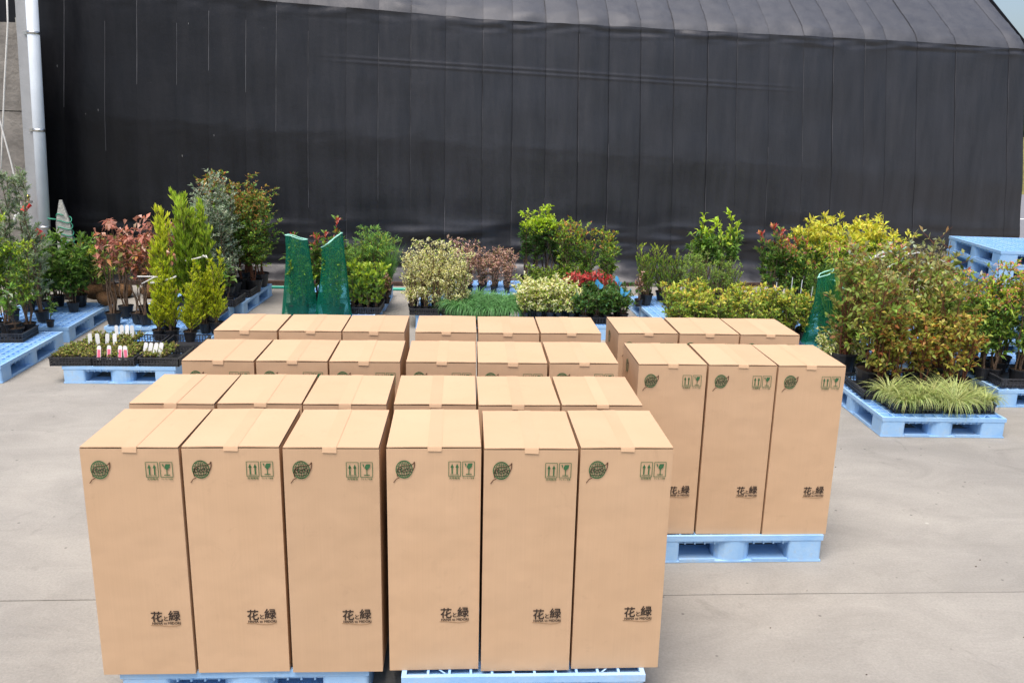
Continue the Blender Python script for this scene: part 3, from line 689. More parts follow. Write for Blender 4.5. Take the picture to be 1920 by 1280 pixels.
def grow(rg, h, r, stems, side, slen, bare, cone, base=0, updir=.55, wob=.06):
    """tapering stems with side twigs; returns list of (points, radii, weight, t0)"""
    out = []
    for s in range(stems):
        a = rg.uniform(0, 6.28); rr = r*math.sqrt(rg.uniform(.02, 1))*(.85 if stems > 1 else .1)
        tp = np.array([rr*math.cos(a), rr*math.sin(a), h*rg.uniform(.70, 1.05)]); b0 = np.array([rr*.22*math.cos(a), rr*.22*math.sin(a), base])
        ts = np.linspace(0, 1, 7)[:, None]
        pts = b0+(tp-b0)*ts+np.array([0, 0, 0])*ts; pts[:, :2] = b0[:2]+(tp[:2]-b0[:2])*(ts**1.4)
        pts[1:] += rg.normal(0, wob*h*.25, (6, 3))*np.array([1, 1, .3])
        rad = np.linspace(.0035+.0065*h, .002, 7)
        out.append((pts, rad, .35, bare))
        for k in range(side):
            t = bare+(1-bare)*rg.uniform(0, .97); i = min(5, int(t*6)); f = t*6-i; p = pts[i]*(1-f)+pts[i+1]*f
            ln = slen*(1-cone*t)*rg.uniform(.55, 1.1); b = rg.uniform(0, 6.28)
            d = np.array([math.cos(b), math.sin(b), updir*rg.uniform(.4, 1.6)]); d /= np.linalg.norm(d)
            q = np.stack([p, p+d*ln*.5+np.array([0, 0, .01]), p+d*ln+np.array([0, 0, .12*ln])])
            out.append((q, np.array([.0032, .0024, .0012]), 1.0, .08))
    return out
def foliage(rg, br, n, L, W, pal, tip=None, spread=.9, lift=.35, droop=.15, tipz=.8, h=1, tipmix=.8, fold=.18):
    lens = np.array([np.linalg.norm(np.diff(b[0], axis=0), axis=1).sum()*b[2] for b in br]); idx = rg.choice(len(br), n, p=lens/lens.sum())
    pos = np.zeros((n, 3)); tan = np.zeros((n, 3))
    for j, i in enumerate(idx):
        pts, _, _, t0 = br[i]; t = t0+(1-t0)*rg.uniform()**.8; k = len(pts)-1; q = min(k-1, int(t*k)); f = t*k-q
        pos[j] = pts[q]*(1-f)+pts[q+1]*f; tan[j] = pts[q+1]-pts[q]
    tan = unit(tan); rnd = unit(rg.normal(0, 1, (n, 3)))
    dr = unit(tan*.6+rnd*spread+np.array([0, 0, lift]))
    cols = pick(rg, pal, n)
    if tip:
        z = pos[:, 2]/h; m_ = rg.uniform(0, 1, n) < np.clip((z-tipz)/(1-tipz+1e-6), 0, 1)*tipmix*1.6
        cols[m_] = pick(rg, tip, int(m_.sum()))
    return leaf_cards(rg, pos, dr, L, W, cols, droop, fold)
def stems_mesh(br, m):
    mb = MB()
    for pts, rad, _, _ in br: mb.tube([tuple(p) for p in pts], list(rad), 4, False)
    return mb.mesh('stem', m, True)
def blades(rg, n, L, W, pal, edge, arch=.8, spread=.09, base=0, up_=1.0):
    V = []; F = []; C = []; K = 5
    for b in range(n):
        a = rg.uniform(0, 6.28); q = spread*math.sqrt(rg.uniform()); p = np.array([q*math.cos(a), q*math.sin(a), base]); b2 = a+rg.normal(0, .6)
        l = L*rg.uniform(.6, 1.1); lean_ = arch*rg.uniform(.35, 1.2); hd = np.array([math.cos(b2), math.sin(b2), 0]); sd = np.array([-hd[1], hd[0], 0])
        c0 = pick(rg, pal, 1)[0]; c1 = pick(rg, edge, 1)[0]
        ang = 1.45*up_; o = len(V)
        for k in range(K+1):
            t = k/K; wd = W*(1-.85*t*t)*.5
            V += [p-sd*wd, p+np.array([0, 0, -.1*wd]), p+sd*wd]; C += [c1, c0, c1]
            p = p+(hd*math.cos(ang)+np.array([0, 0, 1])*math.sin(ang))*l/K; ang -= lean_*2/K
        for k in range(K):
            for j in (0, 1):
                u_ = o+k*3+j; F += [(u_, u_+1, u_+4), (u_, u_+4, u_+3)]
    return np.array(V), np.array(F), np.array(C)

G = dict(dk=(.035, .075, .018), md=(.065, .13, .028), lt=(.13, .22, .04), yg=(.26, .34, .04), lime=(.34, .46, .04), yel=(.66, .58, .05), cream=(.72, .64, .33), pale=(.56, .53, .22),
         grey=(.20, .25, .17), greyl=(.32, .36, .25), red=(.36, .05, .035), salmon=(.34, .15, .105), rust=(.30, .12, .04), orange=(.42, .22, .06), gold=(.45, .33, .06), brown=(.17, .085, .045),
         pinkb=(.50, .32, .25), blueg=(.07, .17, .075), olive=(.15, .16, .04), pink=(.45, .17, .15))
SPEC = {}
def spec(name, nvar, pot, bark='bark', **k): SPEC[name] = dict(nvar=nvar, pot=pot, bark=bark, k=k, var=None)
spec('feathery', 2, 'm', h=2.0, r=0.26, stems=4, side=34, slen=0.26, bare=.12, cone=.75, n=7500, L=.055, W=.010, pal=[(3, G['greyl']), (3, G['grey']), (1, G['lt'])], spread=.6, lift=.3)
spec('nandina', 2, 'm', h=1.2, r=.22, stems=6, side=12, slen=.20, bare=.3, cone=.2, n=1100, L=.07, W=.020, pal=[(3, G['md']), (3, G['lt']), (2, G['yg'])], tip=[(1, G['yg'])], spread=.9)
spec('darkleaf', 3, 'm', h=.82, r=.24, stems=6, side=9, slen=.16, bare=.12, cone=.1, n=700, L=.095, W=.038, pal=[(2, G['dk']), (4, (.085, .16, .03)), (2, G['lt'])], spread=.9, lift=.3)
spec('sapling', 2, 'm', h=.62, r=.07, stems=2, side=7, slen=.16, bare=.35, cone=.1, n=95, L=.10, W=.045, pal=[(3, G['md']), (2, G['lt']), (1, G['grey'])], spread=1)
spec('balled', 3, 'ball', h=.72, r=.17, stems=7, side=10, slen=.13, bare=.35, cone=.1, n=900, L=.05, W=.022, pal=[(3, G['md']), (3, G['olive']), (1, G['yg'])], tip=[(1, G['gold']), (2, G['yg'])])
spec('redleaf', 3, 'm', h=1.1, r=.15, stems=5, side=5, slen=.14, bare=0.5, cone=.1, n=130, L=0.1, W=0.05, pal=[(4, G['salmon']), (2, (.24, .12, .07)), (2, G['olive']), (1, G['rust'])], tip=[(3, G['salmon']), (1, G['pinkb'])], spread=1.0, lift=.1, droop=.4)
spec('golden', 2, 'm', h=1.3, r=0.09, stems=5, side=60, slen=0.27, bare=0.04, cone=0.8, n=8500, L=0.07, W=0.014, pal=[(3, (.40, .44, .035)), (3, (.30, .36, .03)), (1, (.14, .20, .02))], tip=[(1, (.48, .52, .05))], tipz=.6, spread=0.5, lift=.9, updir=1.8, droop=.0)
spec('greencone', 2, 'm', h=1.3, r=0.09, stems=5, side=60, slen=0.27, bare=0.04, cone=0.8, n=8500, L=0.07, W=0.014, pal=[(3, (.24, .33, .035)), (3, (.17, .26, .03)), (1, (.09, .15, .02))], tip=[(1, (.32, .42, .05))], tipz=.6, spread=0.5, lift=.9, updir=1.8, droop=.0)
spec('goldspray', 2, 'm', h=0.98, r=0.13, stems=4, side=44, slen=0.24, bare=0.03, cone=0.85, n=5500, L=0.05, W=0.011, pal=[(3, (.44, .47, .035)), (2, (.31, .36, .03)), (1, (.14, .20, .02))], spread=0.6, lift=0.7, updir=1.5)
spec('oliveleaf', 3, 'l', h=1.6, r=0.18, stems=4, side=22, slen=.19, bare=0.14, cone=.25, n=2000, L=.055, W=.022, pal=[(3, G['grey']), (3, G['greyl']), (2, (.10, .15, .07))], tip=[(2, G['greyl']), (1, G['rust'])], tipmix=.3, spread=.8, lift=.5)
spec('bronze', 3, 'l', 'bark_red', h=1.5, r=.26, stems=4, side=22, slen=0.3, bare=0.2, cone=.1, n=1900, L=.06, W=.028, pal=[(3, G['md']), (3, G['lt']), (1, G['yg'])], tip=[(2, (.34, .20, .06)), (1, G['rust']), (4, G['olive']), (3, G['lt'])], tipz=.66, spread=.9)
spec('netted', 2, 'm', h=.92, r=.035, stems=4, side=12, slen=.05, bare=.2, cone=.3, n=420, L=.06, W=.02, pal=[(1, G['md']), (3, G['lt']), (3, G['yg'])], spread=.7, lift=.6)
spec('photinia', 3, 'm', h=1.0, r=.13, stems=4, side=10, slen=.12, bare=.2, cone=.1, n=420, L=.08, W=.03, pal=[(3, G['md']), (2, G['lt']), (1, G['olive'])], tip=[(2, G['red']), (2, G['pink']), (2, G['rust']), (3, G['lt'])], tipz=.74, tipmix=1, spread=.8, lift=.6)
spec('finegrass', 2, 'm', h=.85, r=.22, stems=14, side=7, slen=.11, bare=0.03, cone=0, n=1700, L=.085, W=.010, pal=[(3, (.09, .19, .04)), (3, (.14, .25, .06)), (1, G['yg'])], spread=.7, lift=.6, droop=.4)
spec('laurel', 3, 's', h=.55, r=.10, stems=4, side=8, slen=.07, bare=0.02, cone=.1, n=190, L=.085, W=.036, pal=[(2, G['md']), (3, G['lt']), (2, G['yg'])], tip=[(1, G['yg'])], spread=.6, lift=.8)
spec('russet', 2, 's', h=.45, r=.07, stems=4, side=6, slen=.06, bare=.2, cone=.1, n=170, L=.045, W=.02, pal=[(2, G['brown']), (2, G['pinkb']), (1, G['olive'])], spread=.8, lift=.5)
spec('palevar', 3, 's', h=0.84, r=.15, stems=8, side=9, slen=0.15, bare=0.02, cone=.3, n=1100, L=.034, W=.015, pal=[(4, G['cream']), (3, G['pale']), (1, G['yg'])], spread=1.1, lift=0.15)
spec('heather', 3, 's', h=.58, r=.15, stems=9, side=8, slen=.10, bare=0.02, cone=.0, n=800, L=.032, W=.016, pal=[(3, G['pinkb']), (2, (.42, .27, .20)), (1, G['brown']), (1, G['olive'])], spread=1.0, lift=0.2)
spec('variegated', 3, 's', h=.42, r=.15, stems=7, side=8, slen=0.13, bare=0.02, cone=.1, n=760, L=.045, W=.021, pal=[(3, G['cream']), (2, G['pale']), (2, G['yg']), (1, G['lt'])], spread=1.0, lift=0.1)
spec('redlow', 2, 's', h=.32, r=.12, stems=6, side=8, slen=.09, bare=0.02, cone=0, n=400, L=.05, W=.018, pal=[(2, G['dk']), (2, G['red'])], tip=[(3, (.36, .05, .045)), (1, G['salmon'])], tipz=.55, tipmix=1, lift=.7)
spec('darklow', 3, 's', h=.33, r=.13, stems=6, side=8, slen=0.13, bare=0.02, cone=0, n=560, L=.05, W=.024, pal=[(3, G['dk']), (3, G['md']), (1, G['blueg']), (1, G['lt'])], lift=.5)
spec('standard', 3, 'm', h=1.14, r=.09, stems=3, side=12, slen=.11, bare=.35, cone=-.3, n=560, L=.06, W=.028, pal=[(3, G['dk']), (2, G['md'])], tip=[(4, G['lime']), (1, G['yg'])], tipz=.70, tipmix=1.4, lift=.4)
spec('greenorange', 3, 'm', h=.95, r=.22, stems=8, side=12, slen=.14, bare=0.03, cone=0, n=1150, L=.06, W=.024, pal=[(3, G['md']), (3, G['lt']), (1, G['yg'])], tip=[(1, G['orange']), (3, G['yg']), (1, G['rust']), (2, G['lt'])], tipz=.62, lift=.6)
spec('hedge', 2, 's', h=.38, r=.13, stems=6, side=9, slen=.08, bare=0.02, cone=0, n=520, L=.04, W=.02, pal=[(3, (.14, .22, .025)), (2, G['md']), (2, G['yg'])], lift=.6)
spec('yewlike', 2, 'm', h=.72, r=.20, stems=10, side=10, slen=.12, bare=0.03, cone=.2, n=2000, L=.045, W=.010, pal=[(2, G['md']), (3, G['lt']), (2, G['yg'])], tip=[(1, G['yg'])], lift=.9, spread=.5, updir=1.5)
spec('rosemary', 3, 'm', h=.78, r=.20, stems=14, side=6, slen=.10, bare=0.03, cone=.3, n=1700, L=.04, W=.011, pal=[(3, (.15, .24, .05)), (3, (.22, .31, .07)), (1, G['yg'])], lift=0.4, spread=.7, updir=1.6)
spec('longleaf', 3, 'm', h=1.02, r=.12, stems=3, side=6, slen=.09, bare=.45, cone=-.2, n=170, L=.12, W=.034, pal=[(2, G['md']), (3, G['lt'])], tip=[(3, G['lime']), (2, G['yg'])], tipz=.72, tipmix=1.2, lift=0.5, spread=.7, droop=.45)
spec('azalea', 3, 's', h=0.46, r=0.15, stems=8, side=7, slen=0.12, bare=0.02, cone=0.3, n=520, L=0.05, W=0.02, pal=[(3, G['lt']), (4, (.27, .34, .055)), (1, (.36, .30, .06)), (1, (.13, .19, .035))], tip=[(3, (.36, .41, .06)), (1, G['gold'])], lift=0.45, spread=0.9)
spec('yellowtop', 3, 'm', h=1.12, r=.16, stems=6, side=9, slen=.12, bare=.3, cone=-.2, n=620, L=0.105, W=0.03, pal=[(2, G['md']), (2, G['lt']), (1, G['yg'])], tip=[(4, (.52, .47, .07)), (2, (.38, .41, .06))], tipz=.58, tipmix=1.4, lift=0.5, spread=.7, droop=.3)
spec('greytwig', 3, 'm', h=1.02, r=.14, stems=7, side=12, slen=.11, bare=.2, cone=.4, n=900, L=.042, W=.016, pal=[(3, (.17, .16, .08)), (2, (.24, .22, .13)), (1, G['olive'])], lift=.5)
spec('autumn', 4, 'l', 'bark_red', h=1.2, r=0.25, stems=8, side=12, slen=0.3, bare=0.06, cone=0.3, n=820, L=0.075, W=0.034, pal=[(4, (.23, .25, .055)), (3, (.10, .12, .03)), (2, (.32, .29, .07)), (1, (.28, .15, .06)), (4, (.18, .26, .05))], tip=[(4, (.23, .24, .09)), (1, G['greyl']), (1, (.30, .20, .08))], lift=.4, spread=1)
spec('autumnlow', 3, 'm', 'bark_red', h=.8, r=.16, stems=6, side=9, slen=0.17, bare=0.1, cone=.1, n=430, L=.07, W=.032, pal=[(3, (.34, .30, .06)), (3, (.20, .24, .05)), (1, (.34, .19, .06)), (1, G['rust'])], lift=.3, spread=1)
spec('greenred', 3, 'm', h=1.1, r=.18, stems=5, side=14, slen=.17, bare=.2, cone=.1, n=900, L=.075, W=.024, pal=[(3, G['md']), (3, G['lt']), (1, G['yg'])], tip=[(1, G['orange']), (1, G['pink']), (4, G['yg'])], tipz=.68, lift=.4, spread=.9, droop=.4)
spec('mossplug', 3, None, h=.055, r=.045, stems=8, side=4, slen=.03, bare=.1, cone=0, n=75, L=.022, W=.016, pal=[(2, (.19, .22, .04)), (2, (.13, .18, .03)), (1, (.26, .20, .06))], lift=.4)
BL = {'sedge': dict(n=190, L=.40, W=.012, pal=[(3, (.46, .46, .20)), (1, (.36, .38, .15))], edge=[(2, (.10, .17, .04)), (1, (.20, .26, .08))], arch=1.5, spread=.06, base=.07, up_=.78),
      'juniper': dict(n=420, L=.36, W=.010, pal=[(3, (.10, .23, .08)), (2, (.15, .29, .12))], edge=[(2, (.08, .19, .06))], arch=1.5, spread=.10, base=.07, up_=.62),
      'bladegrass': dict(n=150, L=.66, W=.009, pal=[(3, (.12, .23, .05))], edge=[(2, (.08, .18, .03))], arch=.35, spread=.06, base=.12)}
def variants(kind):
    s = SPEC[kind]
    if s['var'] is None:
        s['var'] = []
        for v in range(s['nvar']):
            k = dict(s['k']); rg = np.random.default_rng(abs(hash_(kind))+v*101); b0 = POTH[s['pot']]
            br = grow(rg, k['h'], k['r'], k.pop('stems'), k.pop('side'), k.pop('slen'), k.pop('bare'), k.pop('cone'), b0*.95, k.pop('updir', .55))
            h = k.pop('h'); k.pop('r'); n = k.pop('n'); L_, W_, pal = k.pop('L'), k.pop('W'), k.pop('pal')
            V, F, C = foliage(rg, br, n, L_, W_, pal, h=h, **k)
            s['var'].append((stems_mesh(br, M[s['bark']]), fast_mesh('foliage', V, F, M['leaf'], C)))
    return s['var']
def hash_(t): 
    q = 7
    for ch in t: q = (q*131+ord(ch)) % 99991
    return q
BLM = {}
PR = random.Random(21)
def plant(kind, x, y, name, label, cat, group=None, z=.19, s=1, pot=None, lean_=3, sv=(.84, 1.1)):
    t = thing(name, label, cat, (x, y, z), PR.uniform(0, 6.28), group, s*PR.uniform(*sv))
    t.rotation_euler.x = R(PR.uniform(-lean_, lean_)); t.rotation_euler.y = R(PR.uniform(-lean_, lean_))
    if kind in BL:
        if kind not in BLM:
            BLM[kind] = [fast_mesh('foliage', *(lambda q: (q[0], q[1]))(r_), M['leaf'], r_[2]) for r_ in (blades(np.random.default_rng(hash_(kind)+v), **BL[kind]) for v in range(3))]
        p = pot or 's'
        obj('foliage', PR.choice(BLM[kind]), t)
    else:
        p = pot or SPEC[kind]['pot']; st, fo = PR.choice(variants(kind))
        obj('stem', st, t); obj('foliage', fo, t)
    if p == 'ball': obj('root_ball', bm, t)
    elif p:
        q = obj('pot', POT[p][0], t); obj('soil', POT[p][1], q)
    return t
def rows(kind, x0, x1, nx, y0, y1, ny, name, label, cat, group, jit=.03, **k):
    for j in range(ny):
        for i in range(nx):
            x = x0+(x1-x0)*(i/(nx-1) if nx > 1 else .5); y = y0+(y1-y0)*(j/(ny-1) if ny > 1 else .5)
            lb = label
            if 1 < nx*ny <= 12:      # few enough to tell apart by their place in the clump
                px_ = {1: [''], 2: ['left', 'right'], 3: ['left', 'middle', 'right']}.get(nx) or [q+' from left' for q in ('first', 'second', 'third', 'fourth', 'fifth', 'sixth', 'seventh')[:nx]]
                py_ = {1: [''], 2: ['front', 'rear'], 3: ['front', 'centre', 'rear']}[ny]
                w_ = (py_[j]+' '+px_[i]).strip()
                full = label+', '+w_+(' one' if not w_.endswith('from left') else '')
                if len(full.split()) > 16: full = label+', '+w_
                if len(full.split()) <= 16: lb = full
            plant(kind, x+PR.uniform(-jit, jit), y+PR.uniform(-jit, jit), name, lb, cat, group, **k)

# --- far left pallets
rows('feathery', -5.32, -4.98, 2, 10.1, 10.25, 1, 'conifer', 'tall feathery grey green conifer at the far left edge', 'conifer', 'feathery conifers')
rows('nandina', -5.3, -4.88, 3, 9.6, 9.62, 1, 'potted_shrub', 'yellow green fine leaved shrub in black tray at far left', 'shrub', 'yellow green shrubs at far left')
tray(-5.0, 9.38, 'black tray with nearly empty pots at back of the far left pallet', R(4), s=(1.25, .75, 1.15))
plant('sapling', -4.86, 9.33, 'sapling', 'thin broad leaved sapling in the tray at far left', 'sapling')
plant('sapling', -4.78, 9.9, 'sapling', 'small low sapling on the second far left pallet', 'sapling', s=.6)
for x, y in ((-5.1, 9.28), (-4.98, 9.48)):
    t = thing('empty_pot', 'black pot of bare soil in the far left tray', 'pot', (x, y, .19), 0, 'bare soil pots'); q = obj('pot', POT['m'][0], t); obj('soil', POT['m'][1], q)
tray(-5.12, 8.62, 'black tray at the front of the far left pallet, cut by the picture edge', R(3), s=(1, .8, 1.1))
rows('darklow', -5.25, -5.0, 2, 8.5, 8.7, 2, 'potted_shrub', 'dark low plant in the tray at the far left picture edge', 'shrub', 'dark low plants at left edge')
rows('darkleaf', -5.45, -4.9, 3, 10.75, 11.05, 2, 'potted_shrub', 'dark green broad leaved shrub behind the far left sapling', 'shrub', 'dark broad leaved shrubs at left')
rows('balled', -5.15, -4.72, 3, 11.45, 11.5, 1, 'root_ball_shrub', 'rounded shrub with brown root ball at back of the lattice pallet', 'shrub', 'shrubs with root balls')
plant('balled', -4.62, 11.12, 'root_ball_shrub', 'shrub with pale root ball standing nearest the red leaves', 'shrub', 'shrubs with root balls', s=.9)
rows('darkleaf', -6.1, -5.3, 3, 11.9, 12.4, 2, 'potted_shrub', 'dark green leafy shrub against the column foot', 'shrub', 'dark shrubs at the column', z=0, s=.95)
rows('balled', -5.0, -4.1, 3, 12.5, 12.6, 1, 'root_ball_shrub', 'green rounded shrub on the ground below the cloth wall at left', 'shrub', 'shrubs on the ground at left', z=0)
# --- red leaves, moss trays, golden conifers
rows('redleaf', -4.08, -3.55, 4, 10.1, 10.45, 2, 'red_leaved_shrub', 'bare stemmed shrub with salmon red leaves behind the moss trays', 'shrub', 'red leaved shrubs', jit=.05)
for k, (x, lb) in enumerate(((-3.86, 'left'), (-3.44, 'middle'), (-3.00, 'right'))):
    tray(x, 8.52, f'black lattice tray at front of the moss pallet, {lb} of three', R([2, 0, -1][k]), s=(1.02, .85, 1.05))
    tray(x+.04, 9.03, f'black lattice tray in second row of the moss pallet, {lb} of three', R(1), s=(1.02, .82, 1.0))
rows('mossplug', -4.01, -3.30, 9, 8.33, 8.72, 6, 'moss_plug', 'small plug of low green moss in the front moss trays', 'moss', 'moss plugs', jit=.008, z=.245)
rows('mossplug', -3.95, -3.5, 6, 8.85, 9.2, 5, 'moss_plug', 'small plug of low moss in the rear moss trays', 'moss', 'moss plugs at the back', jit=.008, z=.245)
rows('mossplug', -3.15, -2.98, 3, 8.36, 8.7, 5, 'moss_plug', 'small yellow green moss plug in the half empty tray', 'moss', 'moss plugs in right tray', jit=.008, z=.245)
def tags(xs, y, z, m, label, group, tilt=0):
    for k, x in enumerate(xs):
        t = thing('plant_label', label, 'label', (x, y+PR.uniform(-.01, .01), z), R(PR.uniform(-12, 12)), group)
        t.rotation_euler.x = R(-8+PR.uniform(-4, 4)); t.rotation_euler.y = R(tilt+PR.uniform(-4, 4))
        MB().add([(-.02, 0, -.03), (.02, 0, -.03), (.02, 0, .095), (.012, 0, .11), (-.012, 0, .11), (-.02, 0, .095), (-.02, .002, -.03), (.02, .002, -.03), (.02, .002, .095), (.012, .002, .11), (-.012, .002, .11), (-.02, .002, .095)],
                 [(0, 1, 2, 3, 4, 5), (11, 10, 9, 8, 7, 6)]+[(i, i+6, (i+1) % 6+6, (i+1) % 6) for i in range(6)]).build('tag_plate', M['white'], t)
        if m: MB().box(-.015, .015, -.0012, -.0004, -.02, .07).build('printed_panel', m, t)
tags((-3.58, -3.49, -3.38, -3.32), 8.31, .275, M['pink'], 'pink printed plant label in the front middle moss tray', 'pink plant labels')
tags((-3.86, -3.78, -3.69, -3.61), 8.78, .28, None, 'white plant label standing in the left moss tray', 'white plant labels at left')
tags((-3.73, -3.68, -3.63, -3.57), 9.15, .28, None, 'white plant label farthest back in the moss trays', 'white plant labels at the back')
tags((-3.19, -3.14, -3.09, -3.04), 8.44, .275, None, 'slim white plant label beside the half empty tray', 'white plant labels at right', 10)
rows('goldspray', -3.36, -3.0, 3, 9.28, 9.3, 1, 'golden_conifer', 'low spray of golden green conifer at front of the golden columns', 'conifer', 'low golden conifers', s=.92)
plant('golden', -3.30, 9.5, 'golden_conifer', 'shorter golden conifer column with white tie', 'conifer', 'golden conifer columns', s=1.0)
plant('greencone', -3.12, 9.85, 'golden_conifer', 'taller greener conifer column beside the grey green shrubs', 'conifer', 'golden conifer columns', s=1.2, sv=(1, 1))
plant('greencone', -2.98, 9.92, 'golden_conifer', 'narrow green conifer tip close behind the taller column', 'conifer', 'golden conifer columns', s=1.12, sv=(.98, 1))
rows('goldspray', -2.96, -2.84, 2, 9.65, 9.7, 1, 'golden_conifer', 'low golden conifer spray nearest the cartons', 'conifer', 'golden sprays near cartons', s=.9)
def tie(x, y, z, r, label, ends):
    t = thing('white_tie', label, 'string', (x, y, z))
    MB().tube([(r*math.cos(a), r*math.sin(a), .03*math.cos(a)) for a in np.linspace(0, 6.28, 22)], .009, 6).build('loop', M['rope'], t, True)
    for e in ends: MB().tube([(r*.8, -r*.6, .01), (r*.8+e[0]*.5, -r*.8, .05), (r*.8+e[0], -r*.8, e[1])], .007, 5).build('loose_end', M['rope'], t, True)
tie(-3.30, 9.45, .84, .13, 'white string tied round the shorter golden conifer', ((-.30, -.03), (-.34, .05)))
tie(-3.08, 9.85, 1.02, .14, 'white string tied round the taller golden conifer', ((.12, -.12), (.06, .02)))
# --- grey green and bronze shrubs
for k, x in enumerate((-3.55, -3.16)):
    tray(x, 11.35, f'black tray of pots under the grey green shrubs, {["left", "right"][k]} one', R(-2), s=(.95, .9, 1.2))
    tray(x+.05, 12.0, f'black tray of pots at back of the grey shrub pallet, {["left", "right"][k]} one', R(-3), s=(.95, .9, 1.2))
tray(-3.22, 10.6, 'empty black tray between golden conifers and grey green shrubs', R(-2), s=(1, 1.1, 1.1))
rows('oliveleaf', -3.62, -3.15, 3, 11.3, 11.75, 2, 'grey_green_shrub', 'tall upright shrub with small grey green leaves by the wall', 'shrub', 'tall grey green shrubs', jit=.05)
rows('bronze', -3.45, -2.95, 3, 12.15, 12.6, 2, 'bronze_shrub', 'tall green shrub with bronze orange top by the cloth wall', 'shrub', 'bronze topped shrubs', jit=.05)
rows('sapling', -3.35, -3.1, 2, 11.15, 11.2, 1, 'sapling', 'short broad leaved sapling at the foot of the grey green shrubs', 'sapling', 'saplings under grey shrubs', s=.8)
# --- green net bags and company
def net_bag(x, y, z, r0_, r1_, h, label, slant, seed, rz=0):
    t = thing('green_net_bag', label, 'net bag', (x, y, z), rz, 'green net bags'); rg = random.Random(seed); P = []; n = 30
    ph = rg.uniform(0, 6)
    for a in range(17):
        u = a/16; row = []
        for k in range(n+1):
            th = 2*math.pi*k/n; r = (r0_+(r1_-r0_)*u**.8)*(1+.09*math.sin(5*th+ph+u*1.5)+.06*math.sin(11*th-u*4+ph))
            hh = h*u*(1+slant*math.cos(th)*u)
            row.append((r*math.cos(th)+.02*math.sin(u*3), r*(.75-.3*u)*math.sin(th), hh+.006*u*math.sin(3*th+ph)))
        P.append(row)
    obj('net', grid_mesh('net', P, M['net']), t)
    MB().tube(P[-1], .007, 5, False).build('hem', M['hem'], t, True)
    return t
for j, (x, lb, sl, hh) in enumerate(((-2.08, 'left of the two in the middle distance', -.03, .98), (-1.64, 'right of the two in the middle distance, slanted top', .10, .95))):
    net_bag(x, 10.68, .186, .215, .125, hh, 'green net bag wrapped round shrubs, '+lb, sl, j+4)
    rows('netted', x-.07, x+.07, 3, 10.65, 10.70, 2, 'wrapped_shrub', f'green shrub seen through the {["left", "right"][j]} middle net bag', 'shrub', f'shrubs in the {["left", "right"][j]} net bag', s=.93, jit=.01, lean_=1)
rows('photinia', -2.2, -1.95, 3, 11.35, 11.5, 1, 'red_tipped_shrub', 'red tipped shrub rising behind the left net bag', 'shrub', 'red tipped shrubs behind left bag', s=.97)
rows('photinia', -1.86, -1.78, 2, 11.3, 11.45, 1, 'red_tipped_shrub', 'red tipped shrub rising between the two net bags', 'shrub', 'red tipped shrubs between bags', s=1.04)
rows('laurel', -1.42, -1.12, 4, 10.85, 11.2, 3, 'laurel', 'small glossy green laurel in the tray right of the net bags', 'shrub', 'small laurels', jit=.02)
tray(-1.26, 11.02, 'black tray of small laurels right of the green net bags', R(-2), s=(1.0, .95, 1))
rows('laurel', -2.2, -2.05, 2, 11.1, 11.3, 2, 'laurel', 'small yellow green laurel peeping left of the net bags', 'shrub', 'laurels left of bags')
rows('russet', -1.10, -1.02, 2, 11.3, 11.45, 1, 'russet_shrub', 'small russet leaved plant at the pallet edge right of laurels', 'shrub', 'russet plants')
rows('finegrass', -1.55, -1.12, 3, 11.7, 12.0, 2, 'fine_leaved_shrub', 'green shrub with fine drooping leaves behind the laurels', 'shrub', 'fine leaved shrubs', jit=.05, s=1.02)
plant('bladegrass', -1.08, 11.7, 'tall_grass', 'upright tuft of green grass right of the fine leaved shrubs', 'grass')
# --- pale plants, heather, juniper
for k, x in enumerate((-.50, -.09)):
    tray(x, 11.0, f'black tray under the pale yellow plants, {["left", "right"][k]} one', 0, s=(1, 1, 1))
rows('palevar', -.66, -.05, 5, 10.85, 11.25, 3, 'pale_twiggy_shrub', 'upright twiggy shrub with pale yellow leaves in black tray', 'shrub', 'pale yellow twiggy shrubs', jit=.025)
rows('heather', .10, .62, 4, 12.3, 12.7, 2, 'pink_brown_shrub', 'low shrub with pinkish brown leaves by the wall', 'shrub', 'pink brown shrubs', z=.19)
pallet('sq', -.2, 12.2, B+'under the pinkish brown shrubs near the wall')
rows('juniper', -.02, .56, 4, 10.72, 11.15, 3, 'juniper', 'low blue green arching grassy plant in front of the pinkish brown shrubs', 'grass', 'low blue green plants')
tray(.30, 10.85, 'black tray under the low blue green plants', 0, s=(1.3, .8, 1))
plant('heather', -.02, 12.0, 'pink_brown_shrub', 'single pinkish brown shrub rising behind the pale yellow twigs', 'shrub', s=1.35)
# --- trimmed trees, orange tips, cream plants, red leaves
rows('standard', .92, 1.40, 4, 12.75, 12.95, 2, 'trimmed_tree', 'thin stemmed young tree with flat bright green top', 'tree', 'flat topped young trees', jit=.03)
rows('greenorange', 1.55, 2.15, 3, 12.5, 12.9, 2, 'orange_tipped_shrub', 'leafy green shrub with orange tips right of the flat topped trees', 'shrub', 'orange tipped shrubs', jit=.04)
rows('hedge', 1.02, 1.62, 5, 12.3, 12.45, 2, 'hedge_plant', 'low dense green hedge plant in front of the flat topped trees', 'shrub', 'low hedge plants')
rows('variegated', .80, 1.36, 5, 10.55, 11.1, 4, 'cream_shrub', 'low shrub with cream and green leaves behind the cartons', 'shrub', 'cream leaved low shrubs', jit=.03)
tray(.92, 10.9, 'black tray under the cream leaved shrubs', 0)
rows('redlow', 1.48, 1.95, 4, 11.4, 11.6, 2, 'red_leaved_plant', 'low plant with vivid red leaves behind the dark plants', 'shrub', 'vivid red low plants', s=1.2)
